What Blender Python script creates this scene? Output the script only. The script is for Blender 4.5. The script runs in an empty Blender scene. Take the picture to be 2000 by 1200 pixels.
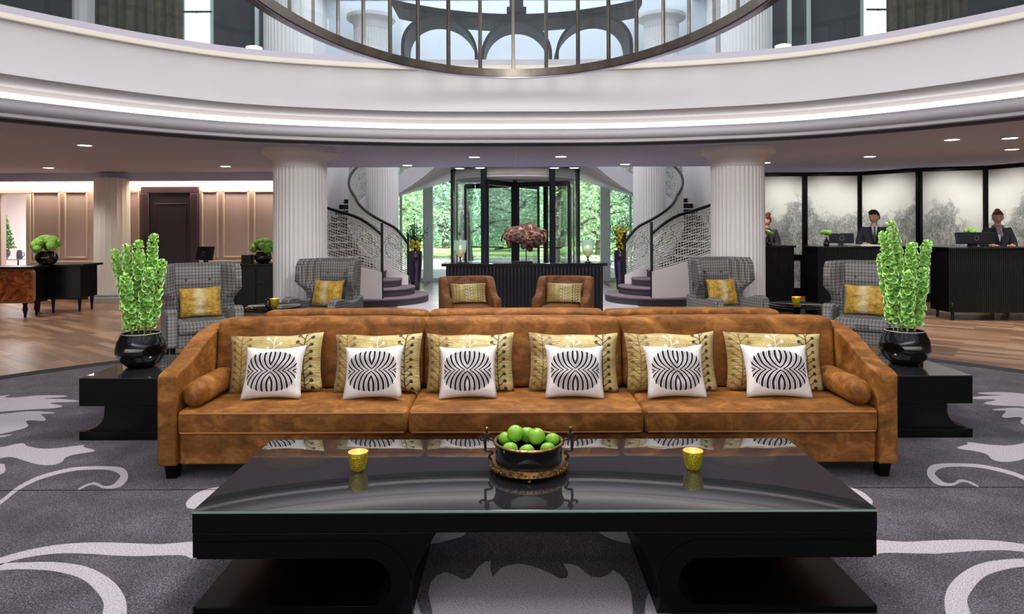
import bpy, bmesh, math, random
from math import sin, cos, pi, sqrt, radians, exp, tanh
from mathutils import Vector, Matrix, noise
random.seed(7)
R = radians
SC = bpy.context.scene
COL = SC.collection
F, H, CX, HY, ROLL = 1350.0, 1.55, 1000.0, 438.0, 0.0033
LIN = lambda c: c/12.92 if c <= .04045 else ((c+.055)/1.055)**2.4
def rgb(r, g, b): return (LIN(r/255), LIN(g/255), LIN(b/255), 1)
def at(x, y, D):
    "point of the room seen at pixel x, y of the 2000 x 1200 photograph, D metres ahead"
    y = y + ROLL*(x-CX)
    return Vector(((x-CX)*D/F, D, H-(y-HY)*D/F))
def fl(x, y, z=0.0):
    "the same on a level plane at height z"
    yy = y + ROLL*(x-CX)
    return at(x, y, F*(H-z)/(yy-HY))
# ------------------------------------------------------------------ mesh builder
class MB:
    def __init__(s): s.v=[]; s.f=[]; s.m=[]; s.uv={}
    def add(s, vs, fs, mi=0):
        o=len(s.v); s.v += [tuple(p) for p in vs]
        for q in fs: s.f.append(tuple(o+i for i in q)); s.m.append(mi)
        return s
    def box(s, c, d, rz=0, mi=0, rx=0, ry=0):
        hx,hy,hz=d[0]/2,d[1]/2,d[2]/2
        P=[(-hx,-hy,-hz),(hx,-hy,-hz),(hx,hy,-hz),(-hx,hy,-hz),(-hx,-hy,hz),(hx,-hy,hz),(hx,hy,hz),(-hx,hy,hz)]
        M=Matrix.Translation(c)@Matrix.Rotation(rz,4,'Z')@Matrix.Rotation(ry,4,'Y')@Matrix.Rotation(rx,4,'X')
        return s.add([M@Vector(p) for p in P],[(0,3,2,1),(4,5,6,7),(0,1,5,4),(1,2,6,5),(2,3,7,6),(3,0,4,7)],mi)
    def b2(s, x0,x1,y0,y1,z0,z1, mi=0):
        return s.box(((x0+x1)/2,(y0+y1)/2,(z0+z1)/2),(abs(x1-x0),abs(y1-y0),abs(z1-z0)),mi=mi)
    def prism(s, poly, ax, lo, hi, mi=0):
        n=len(poly)
        def p(a,b,t): return {'x':(t,a,b),'y':(a,t,b),'z':(a,b,t)}[ax]
        vs=[p(a,b,lo) for a,b in poly]+[p(a,b,hi) for a,b in poly]
        return s.add(vs,[tuple(range(n-1,-1,-1)),tuple(range(n,2*n))]+[(i,(i+1)%n,n+(i+1)%n,n+i) for i in range(n)],mi)
    def lathe(s, prof, n=32, c=(0,0,0), mi=0, fl=None, cap=True, sy=1.0):
        vs=[];fs=[]
        for j,pr in enumerate(prof):
            r,z=pr[0],pr[1]
            for i in range(n):
                a=2*pi*i/n
                rr=r*(fl(a) if fl and len(pr)>2 and pr[2] else 1)
                vs.append((c[0]+rr*cos(a),c[1]+rr*sin(a)*sy,c[2]+z))
        for j in range(len(prof)-1):
            for i in range(n):
                k=(i+1)%n; fs.append((j*n+i,j*n+k,(j+1)*n+k,(j+1)*n+i))
        if cap:
            if prof[0][0]>1e-4: fs.append(tuple(range(n-1,-1,-1)))
            if prof[-1][0]>1e-4: fs.append(tuple((len(prof)-1)*n+i for i in range(n)))
        return s.add(vs,fs,mi)
    def tube(s, path, r, n=8, mi=0, closed=False, cap=True, flat=1.0):
        P=[Vector(p) for p in path]; m=len(P)
        rad=r if isinstance(r,(list,tuple)) else [r]*m
        vs=[];fs=[]; up=Vector((0,0,1)); prev=None
        for i in range(m):
            if closed: t=P[(i+1)%m]-P[i-1]
            else: t=P[min(i+1,m-1)]-P[max(i-1,0)]
            t.normalize()
            if prev is None:
                a=up if abs(t.z)<.9 else Vector((1,0,0))
                u=t.cross(a).normalized()
            else:
                u=(prev-t*prev.dot(t)); u=u.normalized() if u.length>1e-6 else prev
            prev=u; w=u.cross(t)
            for k in range(n):
                a=2*pi*k/n
                vs.append(P[i]+u*cos(a)*rad[i]+w*sin(a)*rad[i]*flat)
        L=m if closed else m-1
        for i in range(L):
            for k in range(n):
                a=i*n+k;b=i*n+(k+1)%n;c=((i+1)%m)*n+(k+1)%n;d=((i+1)%m)*n+k
                fs.append((a,b,c,d))
        if cap and not closed:
            fs.append(tuple(range(n-1,-1,-1))); fs.append(tuple((m-1)*n+i for i in range(n)))
        return s.add(vs,fs,mi)
    def sphere(s, c, r, nu=16, nv=10, mi=0, fn=None, M=None):
        r=r if isinstance(r,(tuple,list)) else (r,r,r)
        vs=[];fs=[]
        for j in range(nv+1):
            ph=-pi/2+pi*j/nv
            for i in range(nu):
                a=2*pi*i/nu
                d=Vector((cos(ph)*cos(a),cos(ph)*sin(a),sin(ph)))
                k=fn(d) if fn else 1
                p=Vector((d.x*r[0]*k,d.y*r[1]*k,d.z*r[2]*k))
                if M: p=M@p
                vs.append(Vector(c)+p)
        for j in range(nv):
            for i in range(nu):
                k=(i+1)%nu; fs.append((j*nu+i,j*nu+k,(j+1)*nu+k,(j+1)*nu+i))
        return s.add(vs,fs,mi)
    def loft(s, rings, mi=0, cap=True, closed=False):
        n=len(rings[0]); vs=[p for r in rings for p in r]; fs=[]
        m=len(rings)
        for j in range(m if closed else m-1):
            for i in range(n):
                k=(i+1)%n; jj=(j+1)%m; fs.append((j*n+i,j*n+k,jj*n+k,jj*n+i))
        if cap and not closed:
            fs.append(tuple(range(n-1,-1,-1))); fs.append(tuple((m-1)*n+i for i in range(n)))
        return s.add(vs,fs,mi)
    def sheet(s, rows, mi=0):
        n=len(rows[0]); fs=[]
        for j in range(len(rows)-1):
            for i in range(n-1): fs.append((j*n+i,j*n+i+1,(j+1)*n+i+1,(j+1)*n+i))
        return s.add([p for r in rows for p in r],fs,mi)
    def build(s, name, mats, parent=None, smooth=40, bevel=0, seg=2, sub=0, recalc=True, weld=True, solid=0, uv=None):
        me=bpy.data.meshes.new(name); me.from_pydata(s.v,[],s.f)
        mats=mats if isinstance(mats,(list,tuple)) else [mats]
        for m in mats: me.materials.append(m)
        for p,mi in zip(me.polygons,s.m): p.material_index=mi
        if uv:
            l=me.uv_layers.new(name='UVMap')
            for lp in me.loops: l.data[lp.index].uv=uv[lp.vertex_index]
        bm=bmesh.new(); bm.from_mesh(me)
        if weld and not uv: bmesh.ops.remove_doubles(bm,verts=bm.verts,dist=1e-5)
        if recalc: bmesh.ops.recalc_face_normals(bm,faces=bm.faces)
        bm.to_mesh(me); bm.free()
        if smooth:
            me.shade_smooth(); me.set_sharp_from_angle(angle=R(smooth))
        o=bpy.data.objects.new(name,me); COL.objects.link(o)
        if parent is not None: o.parent=parent
        if solid:
            d=o.modifiers.new('solid','SOLIDIFY'); d.thickness=solid; d.offset=0
        if bevel:
            b=o.modifiers.new('bevel','BEVEL'); b.width=bevel; b.segments=seg; b.limit_method='ANGLE'; b.angle_limit=R(35)
        if sub:
            d=o.modifiers.new('sub','SUBSURF'); d.levels=sub; d.render_levels=sub
        return o
# ------------------------------------------------------------------ objects
def thing(name, label, cat, loc=(0,0,0), rz=0, group=None):
    o=bpy.data.objects.new(name,None); COL.objects.link(o)
    o.empty_display_size=.1; o.location=loc; o.rotation_euler=(0,0,rz)
    o['label']=label; o['category']=cat
    if group: o['group']=group
    return o
def tag(o, label, cat, group=None, kind=None):
    o['label']=label; o['category']=cat
    if group: o['group']=group
    if kind: o['kind']=kind
    return o
def struct(o, label=None):
    o['kind']='structure'
    if label: o['label']=label
    return o
def dup(root, loc=None, rz=None, label=None, group=None):
    r=root.copy(); COL.objects.link(r)
    if loc is not None: r.location=loc
    if rz is not None: r.rotation_euler=(0,0,rz)
    if label: r['label']=label
    if group: r['group']=group
    for ch in list(root.children):
        c=ch.copy(); COL.objects.link(c); c.parent=r
        for g in list(ch.children):
            d=g.copy(); COL.objects.link(d); d.parent=c
    return r
def rrect(x0,x1,z0,z1,r,n=5):
    out=[]
    for cx,cz,a0 in ((x1-r,z1-r,0),(x0+r,z1-r,90),(x0+r,z0+r,180),(x1-r,z0+r,270)):
        for i in range(n+1):
            a=R(a0+90*i/n); out.append((cx+r*cos(a),cz+r*sin(a)))
    return out
def crom(P, n=8, closed=False):
    P=[Vector(p) for p in P]; m=len(P); out=[]
    for i in range(m if closed else m-1):
        g=lambda k: P[k%m] if closed else P[max(0,min(m-1,k))]
        p0,p1,p2,p3=g(i-1),g(i),g(i+1),g(i+2)
        for k in range(n):
            t=k/n
            out.append(.5*((2*p1)+(p2-p0)*t+(2*p0-5*p1+4*p2-p3)*t*t+(3*p1-p0-3*p2+p3)*t**3))
    if not closed: out.append(P[-1].copy())
    return out
def cushion(x0,x1,y0,y1,z0,z1,r=.04,puff=.015,nx=14,ny=6):
    "soft cushion: a rounded, slightly puffed box"
    mb=MB(); bm=bmesh.new()
    bmesh.ops.create_cube(bm,size=1)
    for v in bm.verts: v.co=Vector(((x0+x1)/2+v.co.x*(x1-x0),(y0+y1)/2+v.co.y*(y1-y0),(z0+z1)/2+v.co.z*(z1-z0)))
    bmesh.ops.bevel(bm,geom=list(bm.edges),offset=r,segments=4,profile=.5,affect='EDGES',clamp_overlap=True)
    L=[e for e in bm.edges if abs(e.verts[0].co.x-e.verts[1].co.x)>.3]
    bmesh.ops.subdivide_edges(bm,edges=L,cuts=nx)
    S=[e for e in bm.edges if abs(e.verts[0].co.y-e.verts[1].co.y)>.15]
    if S: bmesh.ops.subdivide_edges(bm,edges=S,cuts=ny)
    for v in bm.verts:
        u=(v.co.x-(x0+x1)/2)/((x1-x0)/2); w=(v.co.y-(y0+y1)/2)/((y1-y0)/2); t=(v.co.z-(z0+z1)/2)/((z1-z0)/2)
        if t>.9: v.co.z+=puff*(1-u**4)*(1-w**4)+.004*noise.noise(Vector((v.co.x*7,v.co.y*9,z0)))
        if w<-.9: v.co.y-=puff*.6*(1-u**4)*(1-t**2)+.003*noise.noise(Vector((v.co.x*8,z1,v.co.z*9)))
    bm.verts.index_update()
    mb.add([v.co.copy() for v in bm.verts],[tuple(v.index for v in f.verts) for f in bm.faces]); bm.free()
    return mb
# ------------------------------------------------------------------ materials
class NT:
    def __init__(s, name):
        s.mat=bpy.data.materials.new(name); s.mat.use_nodes=True
        s.t=s.mat.node_tree; s.n=s.t.nodes
        s.b=s.n['Principled BSDF']; s.out=s.n['Material Output']
        s.tc=None
    def node(s, typ, **kw):
        x=s.n.new(typ)
        for k,v in kw.items(): setattr(x,k,v)
        return x
    def put(s, sock, val):
        if hasattr(val,'is_output'): s.t.links.new(val,sock)
        else: sock.default_value=val
    def co(s, kind='Object'):
        if s.tc is None: s.tc=s.node('ShaderNodeTexCoord')
        return s.tc.outputs[kind]
    def m(s, op, a, b=0, c=None):
        x=s.node('ShaderNodeMath',operation=op); s.put(x.inputs[0],a); s.put(x.inputs[1],b)
        if c is not None: s.put(x.inputs[2],c)
        return x.outputs[0]
    def xyz(s, vec):
        x=s.node('ShaderNodeSeparateXYZ'); s.put(x.inputs[0],vec); return x.outputs[0],x.outputs[1],x.outputs[2]
    def mapv(s, vec, scale=(1,1,1), rot=(0,0,0), loc=(0,0,0)):
        x=s.node('ShaderNodeMapping'); s.put(x.inputs['Vector'],vec)
        x.inputs['Scale'].default_value=scale; x.inputs['Rotation'].default_value=rot; x.inputs['Location'].default_value=loc
        return x.outputs[0]
    def noise(s, scale, detail=4, vec=None, dist=0, rough=.5):
        x=s.node('ShaderNodeTexNoise'); s.put(x.inputs['Vector'],vec if vec is not None else s.co())
        x.inputs['Scale'].default_value=scale; x.inputs['Detail'].default_value=detail
        x.inputs['Distortion'].default_value=dist; x.inputs['Roughness'].default_value=rough
        return x.outputs['Fac']
    def ramp(s, fac, stops, interp='LINEAR'):
        x=s.node('ShaderNodeValToRGB'); s.put(x.inputs[0],fac); r=x.color_ramp; r.interpolation=interp
        while len(r.elements)>1: r.elements.remove(r.elements[-1])
        r.elements[0].position=stops[0][0]; r.elements[0].color=stops[0][1]
        for p,c in stops[1:]:
            e=r.elements.new(p); e.color=c
        return x.outputs[0]
    def mix(s, fac, a, b):
        x=s.node('ShaderNodeMix',data_type='RGBA'); s.put(x.inputs[0],fac); s.put(x.inputs[6],a); s.put(x.inputs[7],b)
        return x.outputs[2]
    def bump(s, h, strength=.3, dist=.01):
        x=s.node('ShaderNodeBump'); x.inputs['Strength'].default_value=strength; x.inputs['Distance'].default_value=dist
        s.put(x.inputs['Height'],h); s.put(s.b.inputs['Normal'],x.outputs[0])
    def set(s, **kw):
        names=dict(col='Base Color',rough='Roughness',metal='Metallic',spec='Specular IOR Level',sheen='Sheen Weight',sheenr='Sheen Roughness',sheent='Sheen Tint',
                   coat='Coat Weight',coatr='Coat Roughness',trans='Transmission Weight',ior='IOR',alpha='Alpha',emit='Emission Color',estr='Emission Strength',sss='Subsurface Weight')
        for k,v in kw.items(): s.put(s.b.inputs[names[k]],v)
        return s
def M(name, col, rough=.5, metal=0, n=None, bump=None, **kw):
    t=NT(name); t.set(col=col,rough=rough,metal=metal,**kw)
    if n:
        sc,c2=n[0],n[1]
        fac=t.noise(sc,n[2] if len(n)>2 else 4)
        t.set(col=t.ramp(fac,[(.35,col),(.65,c2)]))
    if bump: t.bump(t.noise(bump[0],3),bump[1],bump[2] if len(bump)>2 else .005)
    return t.mat
def emitter(name, col, strength):
    t=NT(name); t.set(col=(0.8,.8,.8,1),emit=col,estr=strength); return t.mat
def thin_glass(name, tint=(.95,.98,.97,1), refl=1.0, rough=0.0, haze=0.0, hazecol=(.8,.85,.9,1)):
    "clear pane: passes light straight on, mirrors by Fresnel"
    t=NT(name); t.n.remove(t.b)
    tr=t.node('ShaderNodeBsdfTransparent'); tr.inputs[0].default_value=tint
    gl=t.node('ShaderNodeBsdfGlossy'); gl.inputs['Roughness'].default_value=rough
    fr=t.node('ShaderNodeFresnel'); fr.inputs[0].default_value=1.45
    mx=t.node('ShaderNodeMixShader'); t.put(mx.inputs[0],t.m('MULTIPLY',fr.outputs[0],refl))
    t.put(mx.inputs[1],tr.outputs[0]); t.put(mx.inputs[2],gl.outputs[0]); o=mx.outputs[0]
    if haze:
        df=t.node('ShaderNodeBsdfDiffuse'); df.inputs[0].default_value=hazecol
        m2=t.node('ShaderNodeMixShader'); m2.inputs[0].default_value=haze
        t.put(m2.inputs[1],o); t.put(m2.inputs[2],df.outputs[0]); o=m2.outputs[0]
    t.put(t.out.inputs[0],o); return t.mat
def velvet(name, dark, mid, light):
    t=NT(name); co=t.co()
    n1=t.noise(5.5,5,vec=t.mapv(co,(1,1.3,1.4)),dist=.9,rough=.62); n2=t.noise(34,3,vec=t.mapv(co,(.5,1,1)),dist=1.2)
    f=t.m('ADD',t.m('MULTIPLY',n1,.8),t.m('MULTIPLY',n2,.2))
    t.set(col=t.ramp(f,[(.3,dark),(.5,mid),(.72,light)]),rough=.62,sheen=.45,sheenr=.35,sheent=light,spec=.25)
    t.bump(t.noise(8,4,vec=t.mapv(co,(1.6,.6,1)),dist=1.0),.35,.02)
    return t.mat
def tweed(name, base, dark, light, cell=.034):
    t=NT(name); x,y,z=t.xyz(t.co())
    def st(c,ph=0): return t.m('GREATER_THAN',t.m('SINE',t.m('MULTIPLY',c,2*pi/cell)),.30)
    def st2(c): return t.m('GREATER_THAN',t.m('SINE',t.m('MULTIPLY',c,2*pi/(cell/2))),.55)
    tot=t.m('ADD',t.m('ADD',st(x),st(y)),st(z)); t2=t.m('ADD',t.m('ADD',st2(x),st2(y)),st2(z))
    f=t.m('ADD',t.m('MULTIPLY',tot,.23),t.m('MULTIPLY',t2,.1))
    f=t.m('ADD',f,t.m('MULTIPLY',t.m('SUBTRACT',t.noise(300,2),.5),.35))
    t.set(col=t.ramp(f,[(0,light),(.3,base),(.75,dark)]),rough=.9,spec=.1,sheen=.1)
    t.bump(t.noise(400,2),.3,.002)
    return t.mat
MAT={}
VELVET=velvet('orange_velvet',rgb(78,44,11),rgb(124,76,27),rgb(176,120,60))
PIPE=M('velvet_piping',rgb(164,104,46),.5,sheen=.3)
VELVET2=velvet('brown_velvet',rgb(66,38,18),rgb(112,68,34),rgb(152,102,60))
TWEED=tweed('grey_check_tweed',rgb(116,114,112),rgb(62,61,62),rgb(150,148,146),.036)
BLACK=M('black_lacquer',rgb(6,6,7),.3,spec=.16)
BLACKG=M('black_gloss',rgb(7,7,9),.08,coat=.6,coatr=.03)
BLACKW=M('black_wood',rgb(13,12,17),.35,n=(14,rgb(9,9,13)),spec=.22)
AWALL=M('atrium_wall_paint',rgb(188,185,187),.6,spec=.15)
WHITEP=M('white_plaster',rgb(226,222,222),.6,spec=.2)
WHITEC=M('white_column_paint',rgb(232,230,230),.55,spec=.2)
TRIMW=M('trim_paint',rgb(206,204,212),.5,spec=.25)
CREAM=M('cream_trim_paint',rgb(200,191,180),.5)
CEIL=M('ceiling_paint',rgb(204,208,238),.7,spec=.1)
DARKT=M('dark_reveal_paint',rgb(46,46,54),.6)
BRONZE=M('bronze_metal',rgb(92,84,76),.38,.75,n=(6,rgb(72,66,60)))
BRASS=M('aged_brass',rgb(150,112,66),.35,.85,n=(60,rgb(60,44,26)))
GUN=M('dark_metal',rgb(44,44,48),.4,.6)
STEEL=M('door_metal',rgb(40,42,50),.35,.5)
SIDEGL=thin_glass('window_glass',(.93,.98,.96,1),.7)
RAILGL=thin_glass('balustrade_glass',(.90,.94,.95,1),.35,haze=.02,hazecol=(.75,.82,.88,1))
LANTGL=thin_glass('lantern_glass',(.96,.98,.98,1),.25,haze=.012,hazecol=(.8,.88,.95,1))
WAX=M('candle_wax',rgb(240,220,170),.6,emit=rgb(255,190,90),estr=.6)
FLAME=emitter('candle_flame',(1,.66,.28,1),45)
# ================================================================== camera
cam=bpy.data.cameras.new('camera'); co=bpy.data.objects.new('camera',cam); COL.objects.link(co)
co.location=(0,0,H); co.rotation_euler=(R(90),math.atan(ROLL),0)
cam.sensor_width=36; cam.lens=F/2000*36; cam.shift_y=-(600-HY)/2000; cam.clip_start=.05; cam.clip_end=300
SC.camera=co
# ================================================================== setting
XC=.09
def herringbone():
    t=NT('walnut_floor'); co=t.co()
    v=t.mapv(co,(1,1,1),(0,0,R(38)))
    br=t.node('ShaderNodeTexBrick',offset=.5); t.put(br.inputs['Vector'],v)
    br.inputs['Scale'].default_value=1; br.inputs['Brick Width'].default_value=.9; br.inputs['Row Height'].default_value=.13
    br.inputs['Mortar Size'].default_value=.003; br.inputs['Color1'].default_value=(0,0,0,1); br.inputs['Color2'].default_value=(1,1,1,1); br.inputs['Mortar'].default_value=(.2,.2,.2,1)
    g=t.noise(5,5,vec=t.mapv(v,(.35,6,1)),dist=.6)
    f=t.m('ADD',t.m('MULTIPLY',br.outputs[0],.45),t.m('MULTIPLY',g,.6))
    t.set(col=t.ramp(f,[(.2,rgb(84,62,48)),(.5,rgb(128,98,76)),(.85,rgb(176,142,114))]),rough=.3,spec=.45)
    t.bump(br.outputs['Fac'],.2,.002)
    return t.mat
WOOD=herringbone()
mb=MB(); mb.b2(-14,14,-5,19.2,-.2,0); struct(mb.build('floor',WOOD),'walnut plank floor of the lobby')
STONE=M('pale_stone',rgb(206,200,210),.18,n=(1.5,rgb(188,184,196)))
mb=MB(); mb.b2(-2.15,2.35,10.9,18.6,.0,.004); struct(mb.build('floor_entrance',STONE),'pale polished stone floor inside the entrance')
# ---- carpet with pale scrollwork
t=NT('charcoal_carpet'); nz=t.noise(150,3); big=t.noise(3.5,3)
f=t.m('ADD',t.m('MULTIPLY',nz,.78),t.m('MULTIPLY',big,.22))
t.set(col=t.ramp(f,[(.34,rgb(36,33,39)),(.5,rgb(72,68,75)),(.66,rgb(136,130,138))]),rough=.95,spec=.05,sheen=.15); t.bump(t.noise(420,2),.6,.006); CARP=t.mat
t=NT('pale_carpet_scroll'); nz=t.noise(150,3)
t.set(col=t.ramp(nz,[(.34,rgb(150,142,150)),(.62,rgb(206,200,206))]),rough=.95,spec=.05); t.bump(t.noise(420,2),.5,.006); CARPL=t.mat
CARPB=M('black_carpet_border',rgb(26,24,30),.9)
mb=MB(); Cc=(XC,2.84); 
def disc(mb,r0,r1,z0,z1,n,mi):
    A=[(Cc[0]+r1*cos(2*pi*i/n),Cc[1]+r1*sin(2*pi*i/n)) for i in range(n)]
    if r0==0: mb.prism(A,'z',z0,z1,mi)
    else:
        B=[(Cc[0]+r0*cos(2*pi*i/n),Cc[1]+r0*sin(2*pi*i/n)) for i in range(n)]
        mb.add([(x,y,z1) for x,y in A]+[(x,y,z1) for x,y in B]+[(x,y,z0) for x,y in A],
               [(i,(i+1)%n,n+(i+1)%n,n+i) for i in range(n)]+[(2*n+i,2*n+(i+1)%n,(i+1)%n,i) for i in range(n)],mi)
disc(mb,0,6.62,.001,.012,96,0); disc(mb,6.6,6.82,.001,.013,96,2)
ZC=.0125
def q(pts,sx=2.4,ox=0,oy=700): return [(x/sx+ox,y/sx+oy) for x,y in pts]
def scroll(px, mirror=True):
    W=[fl(x,y,ZC) for x,y in px]
    for sgn in ((1,-1) if mirror else (1,)):
        P=[(XC+(p.x-XC)*sgn,p.y,ZC+.001) for p in W]
        mb.add(P,[tuple(range(len(P)))],1)
def stroke(px, mirror=True):
    "px: (x, y, width px) in zoom space"
    C=crom([(x/2.4,y/2.4+700,w/2.4) for x,y,w in px],6)
    L=[];Rr=[]
    for i,c in enumerate(C):
        d=C[min(i+1,len(C)-1)]-C[max(i-1,0)]; d.z=0; d.normalize(); n=Vector((-d.y,d.x,0))
        L.append((c.x+n.x*c.z/2,c.y+n.y*c.z/2)); Rr.append((c.x-n.x*c.z/2,c.y-n.y*c.z/2))
    for sgn in ((1,-1) if mirror else (1,)):
        A=[fl(x,y,ZC) for x,y in L]; B=[fl(x,y,ZC) for x,y in Rr]
        mb.sheet([[(XC+(p.x-XC)*sgn,p.y,ZC+.001) for p in A],[(XC+(p.x-XC)*sgn,p.y,ZC+.001) for p in B]],1)
def sm(pts,n=4): return [(p.x,p.y) for p in crom([(x,y,0) for x,y in pts],n,True)]
scroll(q(sm([(-160,200),(0,178),(45,170),(20,185),(100,182),(180,175),(300,175),(298,183),(200,189),(280,192),(360,199),(350,205),(230,210),(290,224),(250,235),(130,242),(0,252),(-160,262)],3)))
scroll(q(sm([(-160,270),(0,262),(130,249),(248,254),(240,260),(190,263),(212,285),(200,295),(140,292),(118,298),(130,315),(110,330),(60,342),(0,355),(-160,368)],3)))
scroll(q(sm([(-160,385),(0,364),(55,358),(30,366),(0,372),(-160,395)],3)))
scroll(q(sm([(-160,425),(0,418),(60,405),(105,400),(128,414),(200,425),(290,420),(390,407),(388,417),(440,432),(420,441),(345,453),(302,468),(285,488),(240,502),(170,498),(100,478),(60,466),(0,470),(-160,520)],3)))
scroll(q(sm([(-160,520),(0,495),(19,510),(20,525),(0,545),(-160,600)],3)))
stroke([(-240,840,20),(-120,750,18),(0,675,16),(80,612,17),(170,566,18),(260,538,17),(350,520,16),(450,515,16),(520,518,20),(566,532,34),(578,558,36),(555,588,32),(520,604,16),(480,605,12),(445,590,14),(415,592,10),(390,602,11),(362,618,8)])
scroll(q(sm([(-260,1060),(-120,975),(0,935),(150,895),(300,872),(450,865),(600,868),(750,873),(930,860),(1060,880),(1030,940),(985,942),(890,940),(840,925),(600,930),(400,918),(250,918),(100,940),(0,970),(-140,1040),(-260,1120)],3)))
stroke([(-260,1050,30),(-120,1000,34),(0,980,32),(130,975,34),(260,980,44),(390,1008,62),(480,1068,88),(530,1140,104),(525,1230,116),(480,1330,120),(380,1440,110)])
scroll(q(sm([(868,690),(875,668),(920,632),(1000,607),(1100,600),(1200,640),(1100,700),(900,708)],3)))
scroll(sm([(835,1036),(900,1034),(905,1046),(878,1055),(848,1062),(812,1066),(800,1050)],3),False)
scroll(sm([(1240,1036),(1176,1034),(1170,1042),(1195,1055),(1222,1062),(1262,1070),(1275,1050)],3),False)
scroll([(842,1290),(842,1195),(834,1160),(838,1140),(850,1125),(868,1118),(885,1124),(903,1134),(918,1128),(930,1110),(945,1098),(957,1095),(955,1108),(960,1128),(975,1112),(990,1105),(1012,1102),(1034,1106),(1055,1113),(1075,1122),(1090,1131),(1105,1130),(1108,1120),(1098,1102),(1112,1102),(1127,1107),(1142,1120),(1155,1128),(1170,1129),(1184,1125),(1195,1114),(1210,1124),(1222,1138),(1231,1160),(1234,1200),(1234,1290)],False)
scroll(sm([(1262,1230),(1258,1180),(1266,1158),(1281,1142),(1292,1160),(1306,1200),(1310,1240)],3),False)
scroll(sm([(826,1230),(818,1195),(806,1155),(796,1142),(785,1165),(775,1200),(770,1240)],3),False)
# joint between two carpet widths
mb.b2(-6.3,6.3,4.008,4.016,ZC,ZC+.0016,2)
tag(mb.build('carpet',[CARP,CARPL,CARPB],smooth=0,weld=False),'round charcoal carpet with pale scrolling leaf pattern and black border','carpet')
# ---- atrium opening: one plan curve, many mouldings
UV=[(0,1),(.147,.995),(.285,.963),(.378,.925),(.4515,.870),(.5095,.809),(.556,.749),(.598,.68),(.632,.60),(.655,.50),(.662,.38),(.65,.22),(.60,.04),(.50,-.10),(.30,-.20),(0,-.235)]
D0=9.09
half=[Vector((XC+u*D0,v*D0,0)) for u,v in UV]
full=half+[Vector((2*XC-p.x,p.y,0)) for p in half[-2:0:-1]]
RING=crom(full,8,True)
NR=len(RING); RN=[]
for i in range(NR):
    d=RING[(i+1)%NR]-RING[i-1]; d.normalize(); n=Vector((d.y,-d.x,0))
    if n.dot(RING[i]-Vector((XC,3.6,0)))<0: n=-n
    RN.append(n)
def rpt(i,off,z): p=RING[i%NR]+RN[i%NR]*off; return (p.x,p.y,z)
def ringmould(prof, closed=True):
    "prof: (offset outward, z)"
    mb=MB(); n=len(prof)
    vs=[rpt(i,o,z) for i in range(NR) for o,z in prof]; fs=[]
    for i in range(NR):
        k=(i+1)%NR
        for j in range(n if closed else n-1):
            jj=(j+1)%n; fs.append((i*n+j,i*n+jj,k*n+jj,k*n+j))
    mb.add(vs,fs); return mb
struct(ringmould([(0,2.58),(-.02,2.605),(.1,2.605),(.1,2.58)]).build('trim_1',DARKT),'dark lip moulding under the atrium ring')
struct(ringmould([(-.02,2.605),(-.09,2.612),(-.1,2.64),(-.08,2.655),(.1,2.655),(.1,2.605)]).build('trim_2',TRIMW),'pale lower moulding of the atrium ring')
tor=[(-.10+.085-.085*cos(a)-.06,2.725+.072*sin(a)) for a in [R(-90+180*k/12) for k in range(13)]]
tor=[(-.07-.11*cos(R(-90+180*k/12)),2.722+.070*sin(R(-90+180*k/12))) for k in range(13)]
struct(ringmould(tor+[(.24,2.792),(.24,2.655)]).build('trim_3',TRIMW,smooth=60),'round grey torus moulding of the atrium ring')
struct(ringmould([(.24,2.792),(.24,3.0),(.3,3.0),(.3,2.792)]).build('trim_4',WHITEP),'recess wall behind the cove light')
LEDC=emitter('cove_light_diffuser',(1,.97,.93,1),1.9)
o=ringmould([(.10,2.80),(.10,2.815),(.235,2.90),(.238,2.80)]).build('cove_light',LEDC); tag(o,'bright continuous cove light strip circling the atrium ring','cove light')
cove=[(.24,2.955),(-.47,2.955)]
wallc=[(-.47-.0*k,2.945) for k in (0,)]+[(-.47+.27*sin(R(90*k/10)),2.955+.56*(1-cos(R(90*k/10)))) for k in range(1,11)]
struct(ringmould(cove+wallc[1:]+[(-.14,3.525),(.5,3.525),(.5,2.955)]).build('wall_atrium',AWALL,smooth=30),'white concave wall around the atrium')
struct(ringmould([(-.20,3.517),(-.24,3.527),(-.24,3.537),(-.20,3.547),(-.18,3.565),(-.16,3.605),(.1,3.605),(.1,3.517)]).build('trim_5',CREAM),'cream moulding at the top of the atrium wall')
struct(ringmould([(-.10,3.605),(-.07,3.70),(.2,3.70),(.2,3.605)]).build('trim_6',M('ledge_paint',rgb(166,162,174),.5)),'grey ledge under the upper glass balustrade')
gb=ringmould([(-.02,3.70),(-.02,4.75),(-.005,4.75),(-.005,3.70)]).build('glass_balustrade',RAILGL); tag(gb,'curved clear glass balustrade on the upper floor edge','balustrade')
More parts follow.
